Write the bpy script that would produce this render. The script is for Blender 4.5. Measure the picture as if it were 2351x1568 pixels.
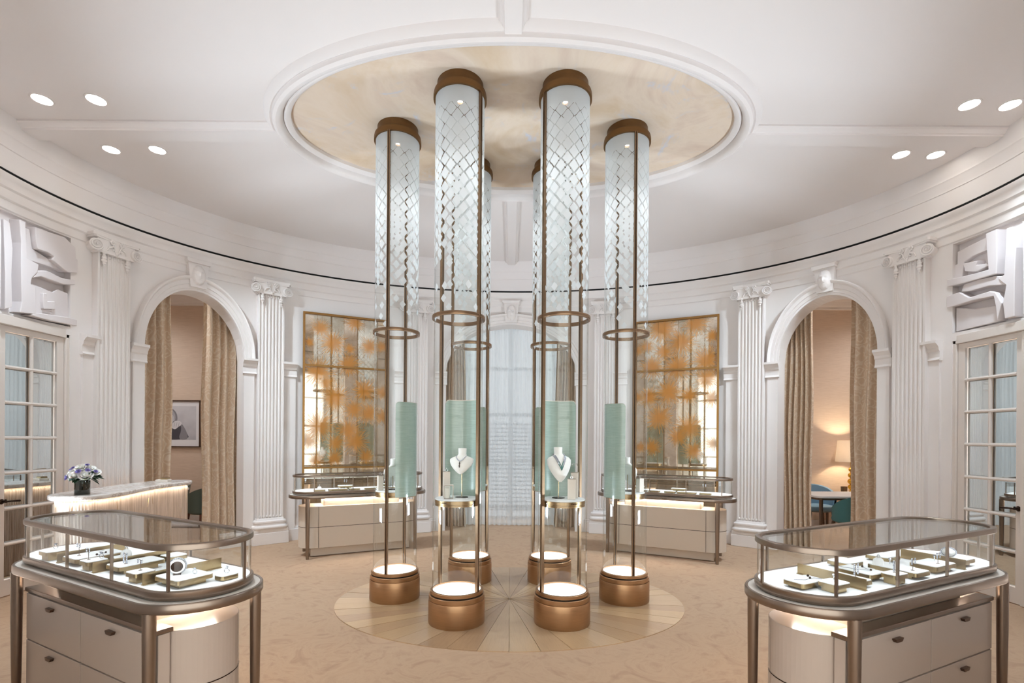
import bpy, math, random
from mathutils import Vector, Matrix
random.seed(7)
PI = math.pi
R = math.radians
sc = bpy.context.scene
col = sc.collection
for o in list(bpy.data.objects):
    bpy.data.objects.remove(o)

# ------------------------------------------------------------------ camera
CAMY = -4.8412
FPX = 1143.5
cam = bpy.data.objects.new('camera', bpy.data.cameras.new('camera'))
col.objects.link(cam)
cam.location = (0, CAMY, 1.55)
cam.rotation_euler = (PI / 2, -0.007, 0)
cam.data.sensor_width = 36
cam.data.lens = FPX / 2351 * 36
cam.data.shift_x = (1175.5 - 1171.94) / 2351
cam.data.shift_y = (1008.2 - 784) / 2351
cam.data.clip_start = 0.05
sc.camera = cam

# ------------------------------------------------------------------ world, exposure, large lights
w = bpy.data.worlds.new('world'); sc.world = w
w.use_nodes = True
w.node_tree.nodes['Background'].inputs[0].default_value = (1.0, 0.985, 0.96, 1)
w.node_tree.nodes['Background'].inputs[1].default_value = 1.5
sc.view_settings.view_transform = 'Standard'
sc.view_settings.look = 'None'
sc.view_settings.gamma = 1
sc.view_settings.use_curve_mapping = False
sc.view_settings.exposure = 1.07
cy = sc.cycles
cy.max_bounces = 7; cy.diffuse_bounces = 4; cy.glossy_bounces = 3
cy.transmission_bounces = 3; cy.transparent_max_bounces = 16
cy.sample_clamp_indirect = 6; cy.sample_clamp_direct = 0
cy.caustics_reflective = False; cy.caustics_refractive = False
cy.blur_glossy = 0.5; cy.use_light_tree = False
cy.use_adaptive_sampling = True; cy.adaptive_threshold = 0.1

CEIL_W = 85.0      # each ceiling downlight
TUBE_W = 26.0      # spot in the head of each glass column
LED_E = 15.0       # show-case rim strips
LAMP_C = (.73, .875, 1.0)   # neutral white for the photograph's white balance
UNDER_E = 26.0
UP_W = 150.0    # added fill uplighters at the front, out of view


def lamp(name, kind, loc, energy, color=(1, 1, 1), size=0.1, rot=(0, 0, 0), spot=None, blend=0.6):
    d = bpy.data.lights.new(name, kind)
    d.energy = energy; d.color = color
    if kind == 'SPOT':
        d.spot_size = R(spot); d.spot_blend = blend; d.shadow_soft_size = size
    elif kind == 'AREA':
        d.shape = 'DISK'; d.size = size
    else:
        d.shadow_soft_size = size
    o = bpy.data.objects.new(name, d); col.objects.link(o)
    o.location = loc; o.rotation_euler = rot
    return o

# ------------------------------------------------------------------ helpers: colour and materials
def lin(c):
    if isinstance(c, str):
        c = [int(c[i:i + 2], 16) / 255 for i in (0, 2, 4)]
        c = [x / 12.92 if x <= .04045 else ((x + .055) / 1.055) ** 2.4 for x in c]
    return (c[0], c[1], c[2], 1)


class NT:
    """small node-graph helper"""
    def __init__(s, name):
        s.m = bpy.data.materials.new(name); s.m.use_nodes = True
        s.t = s.m.node_tree; s.n = s.t.nodes; s.l = s.t.links
        s.p = s.n['Principled BSDF']; s.out = s.n['Material Output']

    def node(s, typ, **k):
        n = s.n.new(typ)
        for a, b in k.items():
            setattr(n, a, b)
        return n

    def inp(s, n, i, v):
        if hasattr(v, 'is_output') or isinstance(v, bpy.types.NodeSocket):
            s.l.new(v, n.inputs[i])
        else:
            n.inputs[i].default_value = v

    def math(s, op, a, b=None, c=None, clamp=False):
        n = s.node('ShaderNodeMath', operation=op, use_clamp=clamp)
        s.inp(n, 0, a)
        if b is not None: s.inp(n, 1, b)
        if c is not None: s.inp(n, 2, c)
        return n.outputs[0]

    def mix(s, fac, a, b):
        n = s.node('ShaderNodeMix', data_type='RGBA')
        s.inp(n, 0, fac); s.inp(n, 6, a); s.inp(n, 7, b)
        return n.outputs[2]

    def coord(s, which='Object'):
        return s.node('ShaderNodeTexCoord').outputs[which]

    def mapping(s, v, scale=(1, 1, 1), rot=(0, 0, 0)):
        n = s.node('ShaderNodeMapping'); s.l.new(v, n.inputs[0])
        n.inputs['Scale'].default_value = scale; n.inputs['Rotation'].default_value = rot
        return n.outputs[0]

    def noise(s, v, scale, detail=3, rough=.5, dist=0):
        n = s.node('ShaderNodeTexNoise'); s.l.new(v, n.inputs['Vector'])
        n.inputs['Scale'].default_value = scale; n.inputs['Detail'].default_value = detail
        n.inputs['Roughness'].default_value = rough; n.inputs['Distortion'].default_value = dist
        return n.outputs['Fac']

    def ramp(s, fac, stops):
        n = s.node('ShaderNodeValToRGB'); s.l.new(fac, n.inputs[0])
        e = n.color_ramp.elements
        while len(e) < len(stops): e.new(.5)
        for k, (p, c) in enumerate(stops):
            e[k].position = p; e[k].color = lin(c)
        return n.outputs[0]

    def sep(s, v):
        n = s.node('ShaderNodeSeparateXYZ'); s.l.new(v, n.inputs[0]); return n.outputs

    def comb(s, x, y, z):
        n = s.node('ShaderNodeCombineXYZ')
        s.inp(n, 0, x); s.inp(n, 1, y); s.inp(n, 2, z); return n.outputs[0]

    def bump(s, h, strength=.2, dist=.01):
        n = s.node('ShaderNodeBump'); s.l.new(h, n.inputs['Height'])
        n.inputs['Strength'].default_value = strength; n.inputs['Distance'].default_value = dist
        s.l.new(n.outputs[0], s.p.inputs['Normal'])

    def base(s, c):
        s.inp(s.p, 'Base Color', lin(c) if isinstance(c, (str, tuple)) else c)

    def schlick(s, f0=.04):
        """reflectance of a thin pane, the same from both sides"""
        g = s.node('ShaderNodeNewGeometry'); d = s.node('ShaderNodeVectorMath', operation='DOT_PRODUCT')
        s.l.new(g.outputs['Incoming'], d.inputs[0]); s.l.new(g.outputs['Normal'], d.inputs[1])
        c = s.math('SUBTRACT', 1.0, s.math('ABSOLUTE', d.outputs['Value']), clamp=True)
        return s.math('MULTIPLY_ADD', s.math('POWER', c, 5.0), 1 - f0, f0)

    def surf(s, shader):
        s.l.new(shader, s.out.inputs['Surface'])


def mat(name, c, rough=.5, metal=0., **k):
    m = NT(name); m.base(c)
    m.p.inputs['Roughness'].default_value = rough; m.p.inputs['Metallic'].default_value = metal
    for a, b in k.items():
        m.p.inputs[a.replace('_', ' ')].default_value = b
    return m.m


def emat(name, c, e):
    m = NT(name); m.base(c)
    m.p.inputs['Emission Color'].default_value = lin(c); m.p.inputs['Emission Strength'].default_value = e
    return m.m


def thin_glass(name, tint=(.965, .985, .98), refl=1.0):
    m = NT(name)
    tr = m.node('ShaderNodeBsdfTransparent'); tr.inputs[0].default_value = (*tint, 1)
    gl = m.node('ShaderNodeBsdfGlossy'); gl.inputs['Roughness'].default_value = 0.0
    fac = m.math('MULTIPLY', m.schlick(), refl, clamp=True)
    mx = m.node('ShaderNodeMixShader'); m.l.new(fac, mx.inputs[0])
    m.l.new(tr.outputs[0], mx.inputs[1]); m.l.new(gl.outputs[0], mx.inputs[2])
    m.surf(mx.outputs[0])
    return m.m


def brushed(name, c, rough, axis_scale, var=.16):
    m = NT(name); v = m.mapping(m.coord(), axis_scale)
    n = m.noise(v, 6, 4, .6)
    c2 = tuple(x * (1 - var) for x in lin(c)[:3]); c3 = tuple(min(1, x * (1 + var)) for x in lin(c)[:3])
    m.base(m.mix(n, (*c2, 1), (*c3, 1)))
    m.p.inputs['Metallic'].default_value = 1; m.p.inputs['Roughness'].default_value = rough
    m.bump(n, .04, .002)
    return m.m


M = {}
M['wall'] = mat('white_plaster', 'ece5e1', .55)
M['ceiling'] = mat('ceiling_plaster', 'ebe4e1', .7)
M['stone'] = mat('white_carved_plaster', 'ede6e2', .6)
M['relief'] = mat('relief_plaster', 'e6dedd', .75)
M['black'] = mat('shadow_gap_black', '0b0908', .9)
M['door'] = mat('door_paint', 'e6dcd4', .35)
M['bronze'] = brushed('brushed_copper_bronze', 'b08a66', .36, (1, 1, 14))
M['bronze'].node_tree.nodes['Principled BSDF'].inputs['Metallic'].default_value = .85
M['bronze_dark'] = brushed('dark_bronze', '957a61', .34, (1, 1, 6))
M['cap'] = brushed('matte_bronze', '80603f', .5, (1, 1, 10))
M['case_metal'] = brushed('satin_taupe_bronze', '96877b', .3, (2, 2, 2), .08)
M['brass'] = brushed('satin_brass', 'ae9a76', .3, (1, 1, 12), .1)
M['goldframe'] = brushed('bronze_frame', 'a37b4a', .38, (1, 1, 8))
M['gold'] = mat('polished_gold', 'd8a83c', .15, 1.)
M['silver'] = mat('diamond_white_metal', 'dfe4ea', .08, 1.)
M['darkmetal'] = mat('dark_handle_metal', '3d2f28', .35, 1.)
M['glass'] = thin_glass('clear_glass')
M['tube'] = None
M['tinted'] = thin_glass('tinted_window_glass', (.62, .64, .66))
M['lacquer'] = mat('cream_lacquer_shaded', 'bdada1', .22, Coat_Weight=.3)  # front cases only: their backlit shade is put into this darker cream
M['pull'] = mat('bronze_drawer_pull', '6f594a', .35, 1.)
M['rim'] = brushed('shelf_rim_bronze', 'a58a66', .32, (1, 1, 8), .1)
M['leather'] = mat('beige_leather', 'd8c9b9', .5)
M['inlay'] = mat('pale_table_leather', 'e9e1d8', .4)
M['pad'] = mat('white_display_leather', 'f0f0ee', .7)
M['bust'] = mat('white_bust_leather', 'f3efe9', .55)
M['block'] = mat('cream_display_block', 'eadfd3', .6)
M['emerald'] = mat('emerald_stone', '0f6a5c', .05, 0, Coat_Weight=.8)
M['diamond'] = mat('pave_diamond', 'b9bfcb', .12, .9)
M['led'] = emat('led_strip', 'f4f8ff', LED_E)
M['led_warm'] = emat('warm_led_strip', 'fff6ea', UNDER_E)
M['disc'] = emat('lit_white_disc', 'f6f8f8', 1.1)
M['bulb'] = emat('downlight_lens', 'fffaf2', 14.)
M['green'] = None
M['teal'] = mat('teal_leather', '3f7377', .5)
M['blue'] = mat('pale_blue_leather', '7fa3bb', .5)
M['olive'] = mat('dark_green_leather', '53615a', .5)
M['walnut'] = mat('walnut_wood', '5a3020', .4)
M['tabletop'] = mat('white_table_top', 'eeeef0', .3)
M['leg_metal'] = mat('table_leg_bronze', '6d5a4c', .4, .8)
M['shade'] = NT('linen_lamp_shade').m
M['vase'] = mat('black_green_glass_vase', '0c1a14', .06, 0, Coat_Weight=1.)
M['petal'] = mat('white_rose_petal', 'f6f2ea', .6, Subsurface_Weight=.1)
M['purple'] = mat('violet_petal', '8f83bd', .6)
M['leaf'] = mat('dark_leaf', '23402a', .45)
M['mirror'] = mat('door_mirror', 'd5d8d6', .015, 1.)
M['frame_dark'] = mat('walnut_picture_frame', '4a3024', .4)
M['mount'] = mat('white_mount', 'efedf0', .8)
M['print_grey'] = mat('photo_pale_grey', 'cfcdd4', .6)
M['print_mid'] = mat('photo_mid_grey', '8d8b92', .6)
M['print_dark'] = mat('photo_dark_grey', '4c4a52', .6)
M['print_skin'] = mat('photo_light_grey', 'e2e0e4', .6)
M['win_white'] = mat('window_frame_paint', 'dde0e2', .4)
M['needle'] = mat('brass_inlay_pins', 'f2dcae', .2, 1.)

# --- green silk/lacquer backdrop
m = NT('green_silk_panel'); v = m.mapping(m.coord(), (3, 3, 60))
n1 = m.noise(v, 3, 4, .6, .8)
m.base(m.ramp(n1, [(.3, '9db3a7'), (.7, 'b6c8bd')]))
m.p.inputs['Roughness'].default_value = .28; m.p.inputs['Coat Weight'].default_value = .35
m.bump(n1, .12, .004); M['green'] = m.m

# --- frosted pattern glass tube: scale-like lattice that breaks up into loose lozenges further down
m = NT('etched_glass_tube'); P = m.sep(m.coord())
ang = m.math('MULTIPLY', m.math('ARCTAN2', P[1], P[0]), 12 / (2 * PI))
hz = m.math('MULTIPLY', P[2], 1 / .114)
p_ = m.math('ADD', ang, hz); q_ = m.math('SUBTRACT', ang, hz)
ip, iq = m.math('FLOOR', p_), m.math('FLOOR', q_)
wn = m.node('ShaderNodeTexWhiteNoise', noise_dimensions='2D'); m.l.new(m.comb(ip, iq, 0), wn.inputs['Vector'])
rnd = m.sep(wn.outputs['Color'])
zc = m.math('MULTIPLY', m.math('SUBTRACT', ip, iq), .114 / 2)           # height of the cell centre
low = m.math('DIVIDE', m.math('SUBTRACT', 3.28, zc), .78, clamp=True)      # 0 up high, 1 near the ring
jit = m.math('MULTIPLY', low, .45)
fp = m.math('ADD', m.math('SUBTRACT', m.math('FRACT', p_), .5), m.math('MULTIPLY', m.math('SUBTRACT', rnd[0], .5), jit))
fq = m.math('ADD', m.math('SUBTRACT', m.math('FRACT', q_), .5), m.math('MULTIPLY', m.math('SUBTRACT', rnd[1], .5), jit))
ap, aq = m.math('ABSOLUTE', fp), m.math('ABSOLUTE', fq)
big = m.math('ADD', m.math('MAXIMUM', ap, aq), m.math('MULTIPLY', m.math('ABSOLUTE', m.math('SUBTRACT', m.math('ABSOLUTE', m.math('ADD', fp, fq)), 0)), .10))
mr = m.node('ShaderNodeMapRange'); m.l.new(P[2], mr.inputs[0])
for k, val in ((1, 3.2), (2, 4.25), (3, .375), (4, .545)): mr.inputs[k].default_value = val
half = m.math('SUBTRACT', mr.outputs[0], m.math('MULTIPLY', low, m.math('MULTIPLY', rnd[2], .10)))
inside = m.math('LESS_THAN', big, half)
keep = m.math('GREATER_THAN', m.math('ADD', rnd[2], .02), m.math('POWER', low, .8))
solid = m.math('GREATER_THAN', P[2], 4.27)
mask = m.math('MAXIMUM', m.math('MULTIPLY', m.math('MULTIPLY', inside, keep), m.math('GREATER_THAN', zc, 2.45)), solid)
tr = m.node('ShaderNodeBsdfTransparent'); tr.inputs[0].default_value = (.975, .992, .99, 1)
gl = m.node('ShaderNodeBsdfGlossy'); gl.inputs['Roughness'].default_value = 0.0
clear = m.node('ShaderNodeMixShader'); m.l.new(m.math('MULTIPLY', m.schlick(), .9, clamp=True), clear.inputs[0])
m.l.new(tr.outputs[0], clear.inputs[1]); m.l.new(gl.outputs[0], clear.inputs[2])
df = m.node('ShaderNodeBsdfDiffuse'); df.inputs[0].default_value = (.90, .93, .94, 1)
tl = m.node('ShaderNodeBsdfTranslucent'); tl.inputs[0].default_value = (.92, .95, .96, 1)
fro = m.node('ShaderNodeMixShader'); fro.inputs[0].default_value = .5
m.l.new(df.outputs[0], fro.inputs[1]); m.l.new(tl.outputs[0], fro.inputs[2])
fro2 = m.node('ShaderNodeMixShader'); fro2.inputs[0].default_value = .84
m.l.new(tr.outputs[0], fro2.inputs[1]); m.l.new(fro.outputs[0], fro2.inputs[2])
fin = m.node('ShaderNodeMixShader'); m.l.new(mask, fin.inputs[0])
m.l.new(clear.outputs[0], fin.inputs[1]); m.l.new(fro2.outputs[0], fin.inputs[2])
m.surf(fin.outputs[0]); M['tube'] = m.m

# --- carpet
m = NT('beige_swirl_carpet'); v = m.coord()
sw = m.noise(v, 3.4, 6, .62, 2.6); fine = m.noise(v, 260, 2, .6)
c1 = m.ramp(sw, [(.3, 'b99b80'), (.5, 'c2a488'), (.68, 'b2937a')])
m.base(m.mix(m.math('MULTIPLY', fine, .22), c1, lin('8a7059')))
m.p.inputs['Roughness'].default_value = .95
m.bump(m.math('ADD', m.math('MULTIPLY', fine, .5), sw), .35, .006); M['carpet'] = m.m

# --- parquet planks of the oval (grain follows each plank)
m = NT('oak_plank'); v = m.coord()
oi = m.node('ShaderNodeObjectInfo')
g = m.noise(m.mapping(v, (2.0, 40, 1)), 2.4, 5, .65, .6)
c1 = m.ramp(g, [(.3, 'a98a68'), (.55, 'c2a480'), (.75, 'b1926f')])
c2 = m.ramp(oi.outputs['Random'], [(0, '94735a'), (.35, 'b4946f'), (.7, 'c3a482'), (1, '9c8069')])
m.base(m.mix(.6, c1, c2)); m.p.inputs['Roughness'].default_value = .3
m.bump(g, .08, .002); M['plank'] = m.m

# --- ceiling painting
m = NT('cloud_mural'); v = m.coord()
a = m.noise(v, 1.1, 6, .62, 1.2); b = m.noise(m.mapping(v, (1, 1, 1), (0, 0, .7)), 1.9, 6, .66, 1.6)
c1 = m.ramp(a, [(.3, 'd6bd9e'), (.52, 'e4d2bf'), (.72, 'd0b8a6')])
c2 = m.ramp(b, [(.57, 'dfcfbe'), (.66, 'd2cfd4'), (.78, 'e2e0e4')])
f2 = m.ramp(b, [(.55, (0, 0, 0)), (.68, (1, 1, 1))])
m.base(m.mix(f2, c1, c2)); m.p.inputs['Roughness'].default_value = .7; M['mural'] = m.m

# --- wallpaper of the side rooms
m = NT('grasscloth_wallpaper'); v = m.mapping(m.coord(), (3, 3, 60)); g = m.noise(v, 2, 4, .6, .4)
m.base(m.ramp(g, [(.3, 'd5bda8'), (.6, 'e0cab6')])); m.p.inputs['Roughness'].default_value = .7
m.bump(g, .15, .004); M['paper'] = m.m

# --- patterned curtain, striped curtain, sheer
m = NT('damask_curtain'); v = m.coord('UV')
nz_ = m.node('ShaderNodeTexNoise'); m.l.new(v, nz_.inputs['Vector']); nz_.inputs['Scale'].default_value = 7; nz_.inputs['Detail'].default_value = 2
ad = m.node('ShaderNodeVectorMath', operation='MULTIPLY_ADD'); m.l.new(nz_.outputs['Color'], ad.inputs[0]); ad.inputs[1].default_value = (.16, .16, 0); m.l.new(v, ad.inputs[2])
vo = m.node('ShaderNodeTexVoronoi'); m.l.new(ad.outputs[0], vo.inputs['Vector']); vo.inputs['Scale'].default_value = 7.5
rg = m.math('SINE', m.math('MULTIPLY', vo.outputs['Distance'], 21))
ms = m.math('MULTIPLY_ADD', rg, 2.2, -.6, clamp=True)
m.base(m.mix(m.math('MULTIPLY', ms, .55), lin('dcc2a6'), lin('f0e2d0')))
m.p.inputs['Roughness'].default_value = .6; m.p.inputs['Sheen Weight'].default_value = .3; M['damask'] = m.m
m = NT('striped_curtain'); v = m.coord('UV'); X = m.sep(v)
s1 = m.math('SINE', m.math('MULTIPLY', X[0], 95.)); s2 = m.math('SINE', m.math('MULTIPLY', X[0], 41.))
m.base(m.ramp(m.math('MULTIPLY_ADD', m.math('ADD', s1, s2), .25, .5), [(.15, 'b0947a'), (.45, 'e3d3bf'), (.75, 'cfb79b'), (.95, '957c62')]))
m.p.inputs['Roughness'].default_value = .7; M['stripe'] = m.m
m = NT('sheer_curtain')
tr = m.node('ShaderNodeBsdfTransparent')
df = m.node('ShaderNodeBsdfDiffuse'); df.inputs[0].default_value = (.80, .81, .81, 1)
tl = m.node('ShaderNodeBsdfTranslucent'); tl.inputs[0].default_value = (.82, .84, .85, 1)
a = m.node('ShaderNodeMixShader'); a.inputs[0].default_value = .55
m.l.new(df.outputs[0], a.inputs[1]); m.l.new(tl.outputs[0], a.inputs[2])
b = m.node('ShaderNodeMixShader'); b.inputs[0].default_value = .87
m.l.new(tr.outputs[0], b.inputs[1]); m.l.new(a.outputs[0], b.inputs[2])
m.surf(b.outputs[0]); M['sheer'] = m.m

# --- antique mirror with painted orange bursts
def burst_mirror(name, spots):
    m = NT(name); v = m.coord()
    P = m.sep(v); mask = None
    for k, (bx, bz, br) in enumerate(spots):
        dx, dz = m.math('SUBTRACT', P[0], bx), m.math('SUBTRACT', P[2], bz)
        dist = m.math('SQRT', m.math('MULTIPLY_ADD', dx, dx, m.math('MULTIPLY', dz, dz)))
        th = m.math('ARCTAN2', dz, dx)
        hair = m.noise(m.comb(m.math('MULTIPLY', th, 7.0), k * 3.7, m.math('MULTIPLY', dist, 3.0)), 2.6, 3, .75)
        rr = m.math('MULTIPLY_ADD', m.math('SUBTRACT', hair, .35), br * 4.2, br * .75)
        q = m.math('SUBTRACT', 1.0, m.math('DIVIDE', dist, rr), clamp=True)
        q = m.math('MULTIPLY', q, m.math('MULTIPLY_ADD', hair, 2.2, .35), clamp=True)
        mask = q if mask is None else m.math('MAXIMUM', mask, q)
    mot = m.noise(v, 5, 5, .65)
    tint = m.ramp(mot, [(.35, 'cfc6b9'), (.6, 'e4dfd6'), (.75, 'd9e4e7')])
    gl = m.node('ShaderNodeBsdfGlossy'); gl.inputs['Roughness'].default_value = .03; m.l.new(tint, gl.inputs[0])
    df = m.node('ShaderNodeBsdfDiffuse')
    m.l.new(m.ramp(mask, [(0, 'dfb683'), (.4, 'd19c58'), (1, 'c07f38')]), df.inputs[0])
    haze = m.math('MAXIMUM', m.math('MULTIPLY', mask, .86, clamp=True), .17)
    mx = m.node('ShaderNodeMixShader'); m.l.new(haze, mx.inputs[0])
    m.l.new(gl.outputs[0], mx.inputs[1]); m.l.new(df.outputs[0], mx.inputs[2])
    m.surf(mx.outputs[0]); return m.m
M['burst_left'] = burst_mirror('antique_mirror_orange_bursts', [(-0.381, 3.241, 0.13), (-0.2, 3.026, 0.175), (0.05, 2.961, 0.074), (0.356, 3.018, 0.135), (0.12, 3.382, 0.134), (0.551, 3.035, 0.091), (-0.409, 2.561, 0.202), (0.036, 2.708, 0.163), (-0.172, 2.168, 0.19), (0.273, 2.306, 0.165), (0.12, 2.002, 0.148), (0.342, 1.949, 0.15), (-0.409, 1.725, 0.216), (-0.548, 1.509, 0.143), (-0.158, 1.467, 0.131), (0.036, 1.674, 0.177), (0.315, 1.258, 0.12), (-0.172, 1.233, 0.117), (-0.548, 3.009, 0.071), (0.565, 2.291, 0.107), (0.565, 1.895, 0.122), (-0.437, 1.207, 0.115), (0.148, 1.497, 0.164), (-0.298, 2.394, 0.13)])
M['burst_right'] = burst_mirror('antique_mirror_orange_flares', [(-0.209, 3.331, 0.214), (0.093, 3.079, 0.196), (-0.183, 2.959, 0.128), (0.303, 3.367, 0.18), (0.54, 3.153, 0.096), (0.461, 2.789, 0.192), (-0.354, 2.727, 0.172), (0.04, 2.704, 0.197), (0.461, 2.501, 0.178), (-0.104, 2.302, 0.184), (0.198, 2.25, 0.125), (-0.407, 2.24, 0.144), (-0.249, 1.907, 0.186), (0.211, 1.748, 0.195), (0.54, 2.197, 0.136), (-0.354, 1.434, 0.129), (0.277, 1.388, 0.139), (0.04, 1.608, 0.14), (-0.591, 2.246, 0.087), (-0.591, 3.003, 0.087), (-0.446, 3.05, 0.101), (-0.538, 1.432, 0.087), (0.566, 1.501, 0.109)])

# --- marble, fluted pale timber
m = NT('pale_marble'); v = m.coord(); a = m.noise(v, 3.5, 8, .65, 2.5)
m.base(m.ramp(a, [(.40, 'f0ebe6'), (.5, 'e2d8d0'), (.535, 'c2b3a8'), (.58, 'eee8e2')])); m.p.inputs['Roughness'].default_value = .15; M['marble'] = m.m
m = NT('pale_timber_slats'); v = m.mapping(m.coord(), (30, 30, 1.2)); a = m.noise(v, 2, 4, .6)
m.base(m.ramp(a, [(.3, 'b09a88'), (.6, 'dccabc'), (.8, 'c4b0a0')])); m.p.inputs['Roughness'].default_value = .45
m.bump(a, .3, .006); M['slat'] = m.m
# --- lamp shade lets the lamp's light through
m = NT('linen_lamp_shade'); tl = m.node('ShaderNodeBsdfTranslucent'); tl.inputs[0].default_value = (.95, .88, .8, 1)
df = m.node('ShaderNodeBsdfDiffuse'); df.inputs[0].default_value = (.9, .85, .8, 1)
a = m.node('ShaderNodeMixShader'); a.inputs[0].default_value = .5; m.l.new(df.outputs[0], a.inputs[1]); m.l.new(tl.outputs[0], a.inputs[2])
m.surf(a.outputs[0]); M['shade'] = m.m


# ------------------------------------------------------------------ helpers: meshes
class MB:
    def __init__(s):
        s.v = []; s.f = []

    def add(s, V, F, T=None):
        b = len(s.v)
        s.v += [tuple(T @ Vector(p)) for p in V] if T is not None else [tuple(p) for p in V]
        s.f += [tuple(i + b for i in f) for f in F]
        return s

    def box(s, c, d, rz=0, T=None):
        x, y, z = d[0] / 2, d[1] / 2, d[2] / 2
        V = [(a * x, b * y, e * z) for e in (-1, 1) for a, b in ((-1, -1), (1, -1), (1, 1), (-1, 1))]
        F = [(3, 2, 1, 0), (4, 5, 6, 7), (0, 1, 5, 4), (1, 2, 6, 5), (2, 3, 7, 6), (3, 0, 4, 7)]
        A = Matrix.Translation(c) @ Matrix.Rotation(rz, 4, 'Z')
        return s.add(V, F, T @ A if T is not None else A)

    def prism(s, poly, z0, z1, T=None):
        n = len(poly)
        V = [(x, y, z0) for x, y in poly] + [(x, y, z1) for x, y in poly]
        F = [tuple(range(n - 1, -1, -1)), tuple(range(n, 2 * n))] + [(i, (i + 1) % n, n + (i + 1) % n, n + i) for i in range(n)]
        return s.add(V, F, T)

    def lathe(s, prof, n=40, c=(0, 0, 0), a0=0, a1=2 * PI, T=None):
        full = abs(a1 - a0 - 2 * PI) < 1e-6
        k = n if full else n + 1
        V = []; F = []
        for i in range(k):
            a = a0 + (a1 - a0) * i / n
            V += [(c[0] + r * math.cos(a), c[1] + r * math.sin(a), c[2] + z) for r, z in prof]
        L = len(prof)
        for i in range(n):
            j = (i + 1) % k
            for q in range(L - 1):
                F.append((i * L + q, j * L + q, j * L + q + 1, i * L + q + 1))
        return s.add(V, F, T)

    def tube(s, pts, r, n=8, T=None, closed=False):
        pts = [Vector(p) for p in pts]; V = []; F = []; K = len(pts)
        for i, p in enumerate(pts):
            a = pts[(i - 1) % K] if (i or closed) else p
            b = pts[(i + 1) % K] if (i < K - 1 or closed) else p
            d = (b - a).normalized()
            u = d.cross(Vector((0, 0, 1)))
            if u.length < 1e-3: u = d.cross(Vector((1, 0, 0)))
            u.normalize(); w_ = u.cross(d)
            rr = r[i] if isinstance(r, (list, tuple)) else r
            V += [p + (u * math.cos(2 * PI * q / n) + w_ * math.sin(2 * PI * q / n)) * rr for q in range(n)]
        for i in range(K if closed else K - 1):
            j = (i + 1) % K
            for q in range(n):
                F.append((i * n + q, i * n + (q + 1) % n, j * n + (q + 1) % n, j * n + q))
        if not closed:
            F += [tuple(range(n)), tuple(range((K - 1) * n + n - 1, (K - 1) * n - 1, -1))]
        return s.add(V, F, T)

    def ball(s, c, r, n=12, k=8, T=None):
        if not isinstance(r, (list, tuple)): r = (r, r, r)
        V = [(c[0], c[1], c[2] - r[2])]; F = []
        for j in range(1, k):
            ph = -PI / 2 + PI * j / k
            V += [(c[0] + r[0] * math.cos(ph) * math.cos(2 * PI * i / n), c[1] + r[1] * math.cos(ph) * math.sin(2 * PI * i / n), c[2] + r[2] * math.sin(ph)) for i in range(n)]
        V.append((c[0], c[1], c[2] + r[2])); t = len(V) - 1
        for i in range(n):
            F.append((0, 1 + (i + 1) % n, 1 + i))
            F.append((t, 1 + (k - 2) * n + i, 1 + (k - 2) * n + (i + 1) % n))
            for j in range(k - 2):
                F.append((1 + j * n + i, 1 + j * n + (i + 1) % n, 1 + (j + 1) * n + (i + 1) % n, 1 + (j + 1) * n + i))
        return s.add(V, F, T)

    def grid(s, G, closed_u=False, T=None):
        U = len(G); W = len(G[0]); V = [p for row in G for p in row]; F = []
        for i in range(U if closed_u else U - 1):
            j = (i + 1) % U
            for q in range(W - 1):
                F.append((i * W + q, j * W + q, j * W + q + 1, i * W + q + 1))
        return s.add(V, F, T)

    def ring(s, prof, path, nrm, T=None):
        """closed plan path + outward normals, open/closed profile of (offset, z)"""
        G = [[(p[0] + n[0] * o, p[1] + n[1] * o, z) for o, z in prof] for p, n in zip(path, nrm)]
        return s.grid(G, True, T)

    def obj(s, name, m, parent=None, smooth=False, bevel=0):
        me = bpy.data.meshes.new(name); me.from_pydata(s.v, [], s.f); me.update()
        if m is not None: me.materials.append(M[m] if isinstance(m, str) else m)
        if smooth:
            me.shade_smooth(); me.set_sharp_from_angle(angle=R(40))
        o = bpy.data.objects.new(name, me); col.objects.link(o)
        if parent is not None: o.parent = parent
        if bevel:
            b = o.modifiers.new('bevel', 'BEVEL'); b.width = bevel; b.segments = 2; b.limit_method = 'ANGLE'
        return o


def tag(o, label, cat, group=None, kind=None):
    o['label'] = label; o['category'] = cat
    if group: o['group'] = group
    if kind: o['kind'] = kind
    return o


def thing(name, loc, rz, label, cat, group=None, kind=None):
    o = bpy.data.objects.new(name, None); col.objects.link(o)
    o.empty_display_size = .1
    o.location = loc; o.rotation_euler = (0, 0, rz)
    return tag(o, label, cat, group, kind)


def copy_tree(o, parent=None):
    c = o.copy(); col.objects.link(c); c.parent = parent
    for ch in list(o.children): copy_tree(ch, c)
    return c


def struct(o, label, cat):
    return tag(o, label, cat, kind='structure')


def smoothpoly(pts, it=3):
    for _ in range(it):
        q = []
        for i in range(len(pts)):
            a, b = pts[i], pts[(i + 1) % len(pts)]
            q += [(a[0] * .75 + b[0] * .25, a[1] * .75 + b[1] * .25), (a[0] * .25 + b[0] * .75, a[1] * .25 + b[1] * .75)]
        pts = q
    return pts


def inset(poly, d):
    """offset a ccw plan polygon outward by d"""
    out = []; n = len(poly)
    for i in range(n):
        a, b, c = Vector(poly[i - 1]), Vector(poly[i]), Vector(poly[(i + 1) % n])
        t = (c - a).normalized(); out.append((b.x + t.y * d, b.y - t.x * d))
    return out


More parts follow.
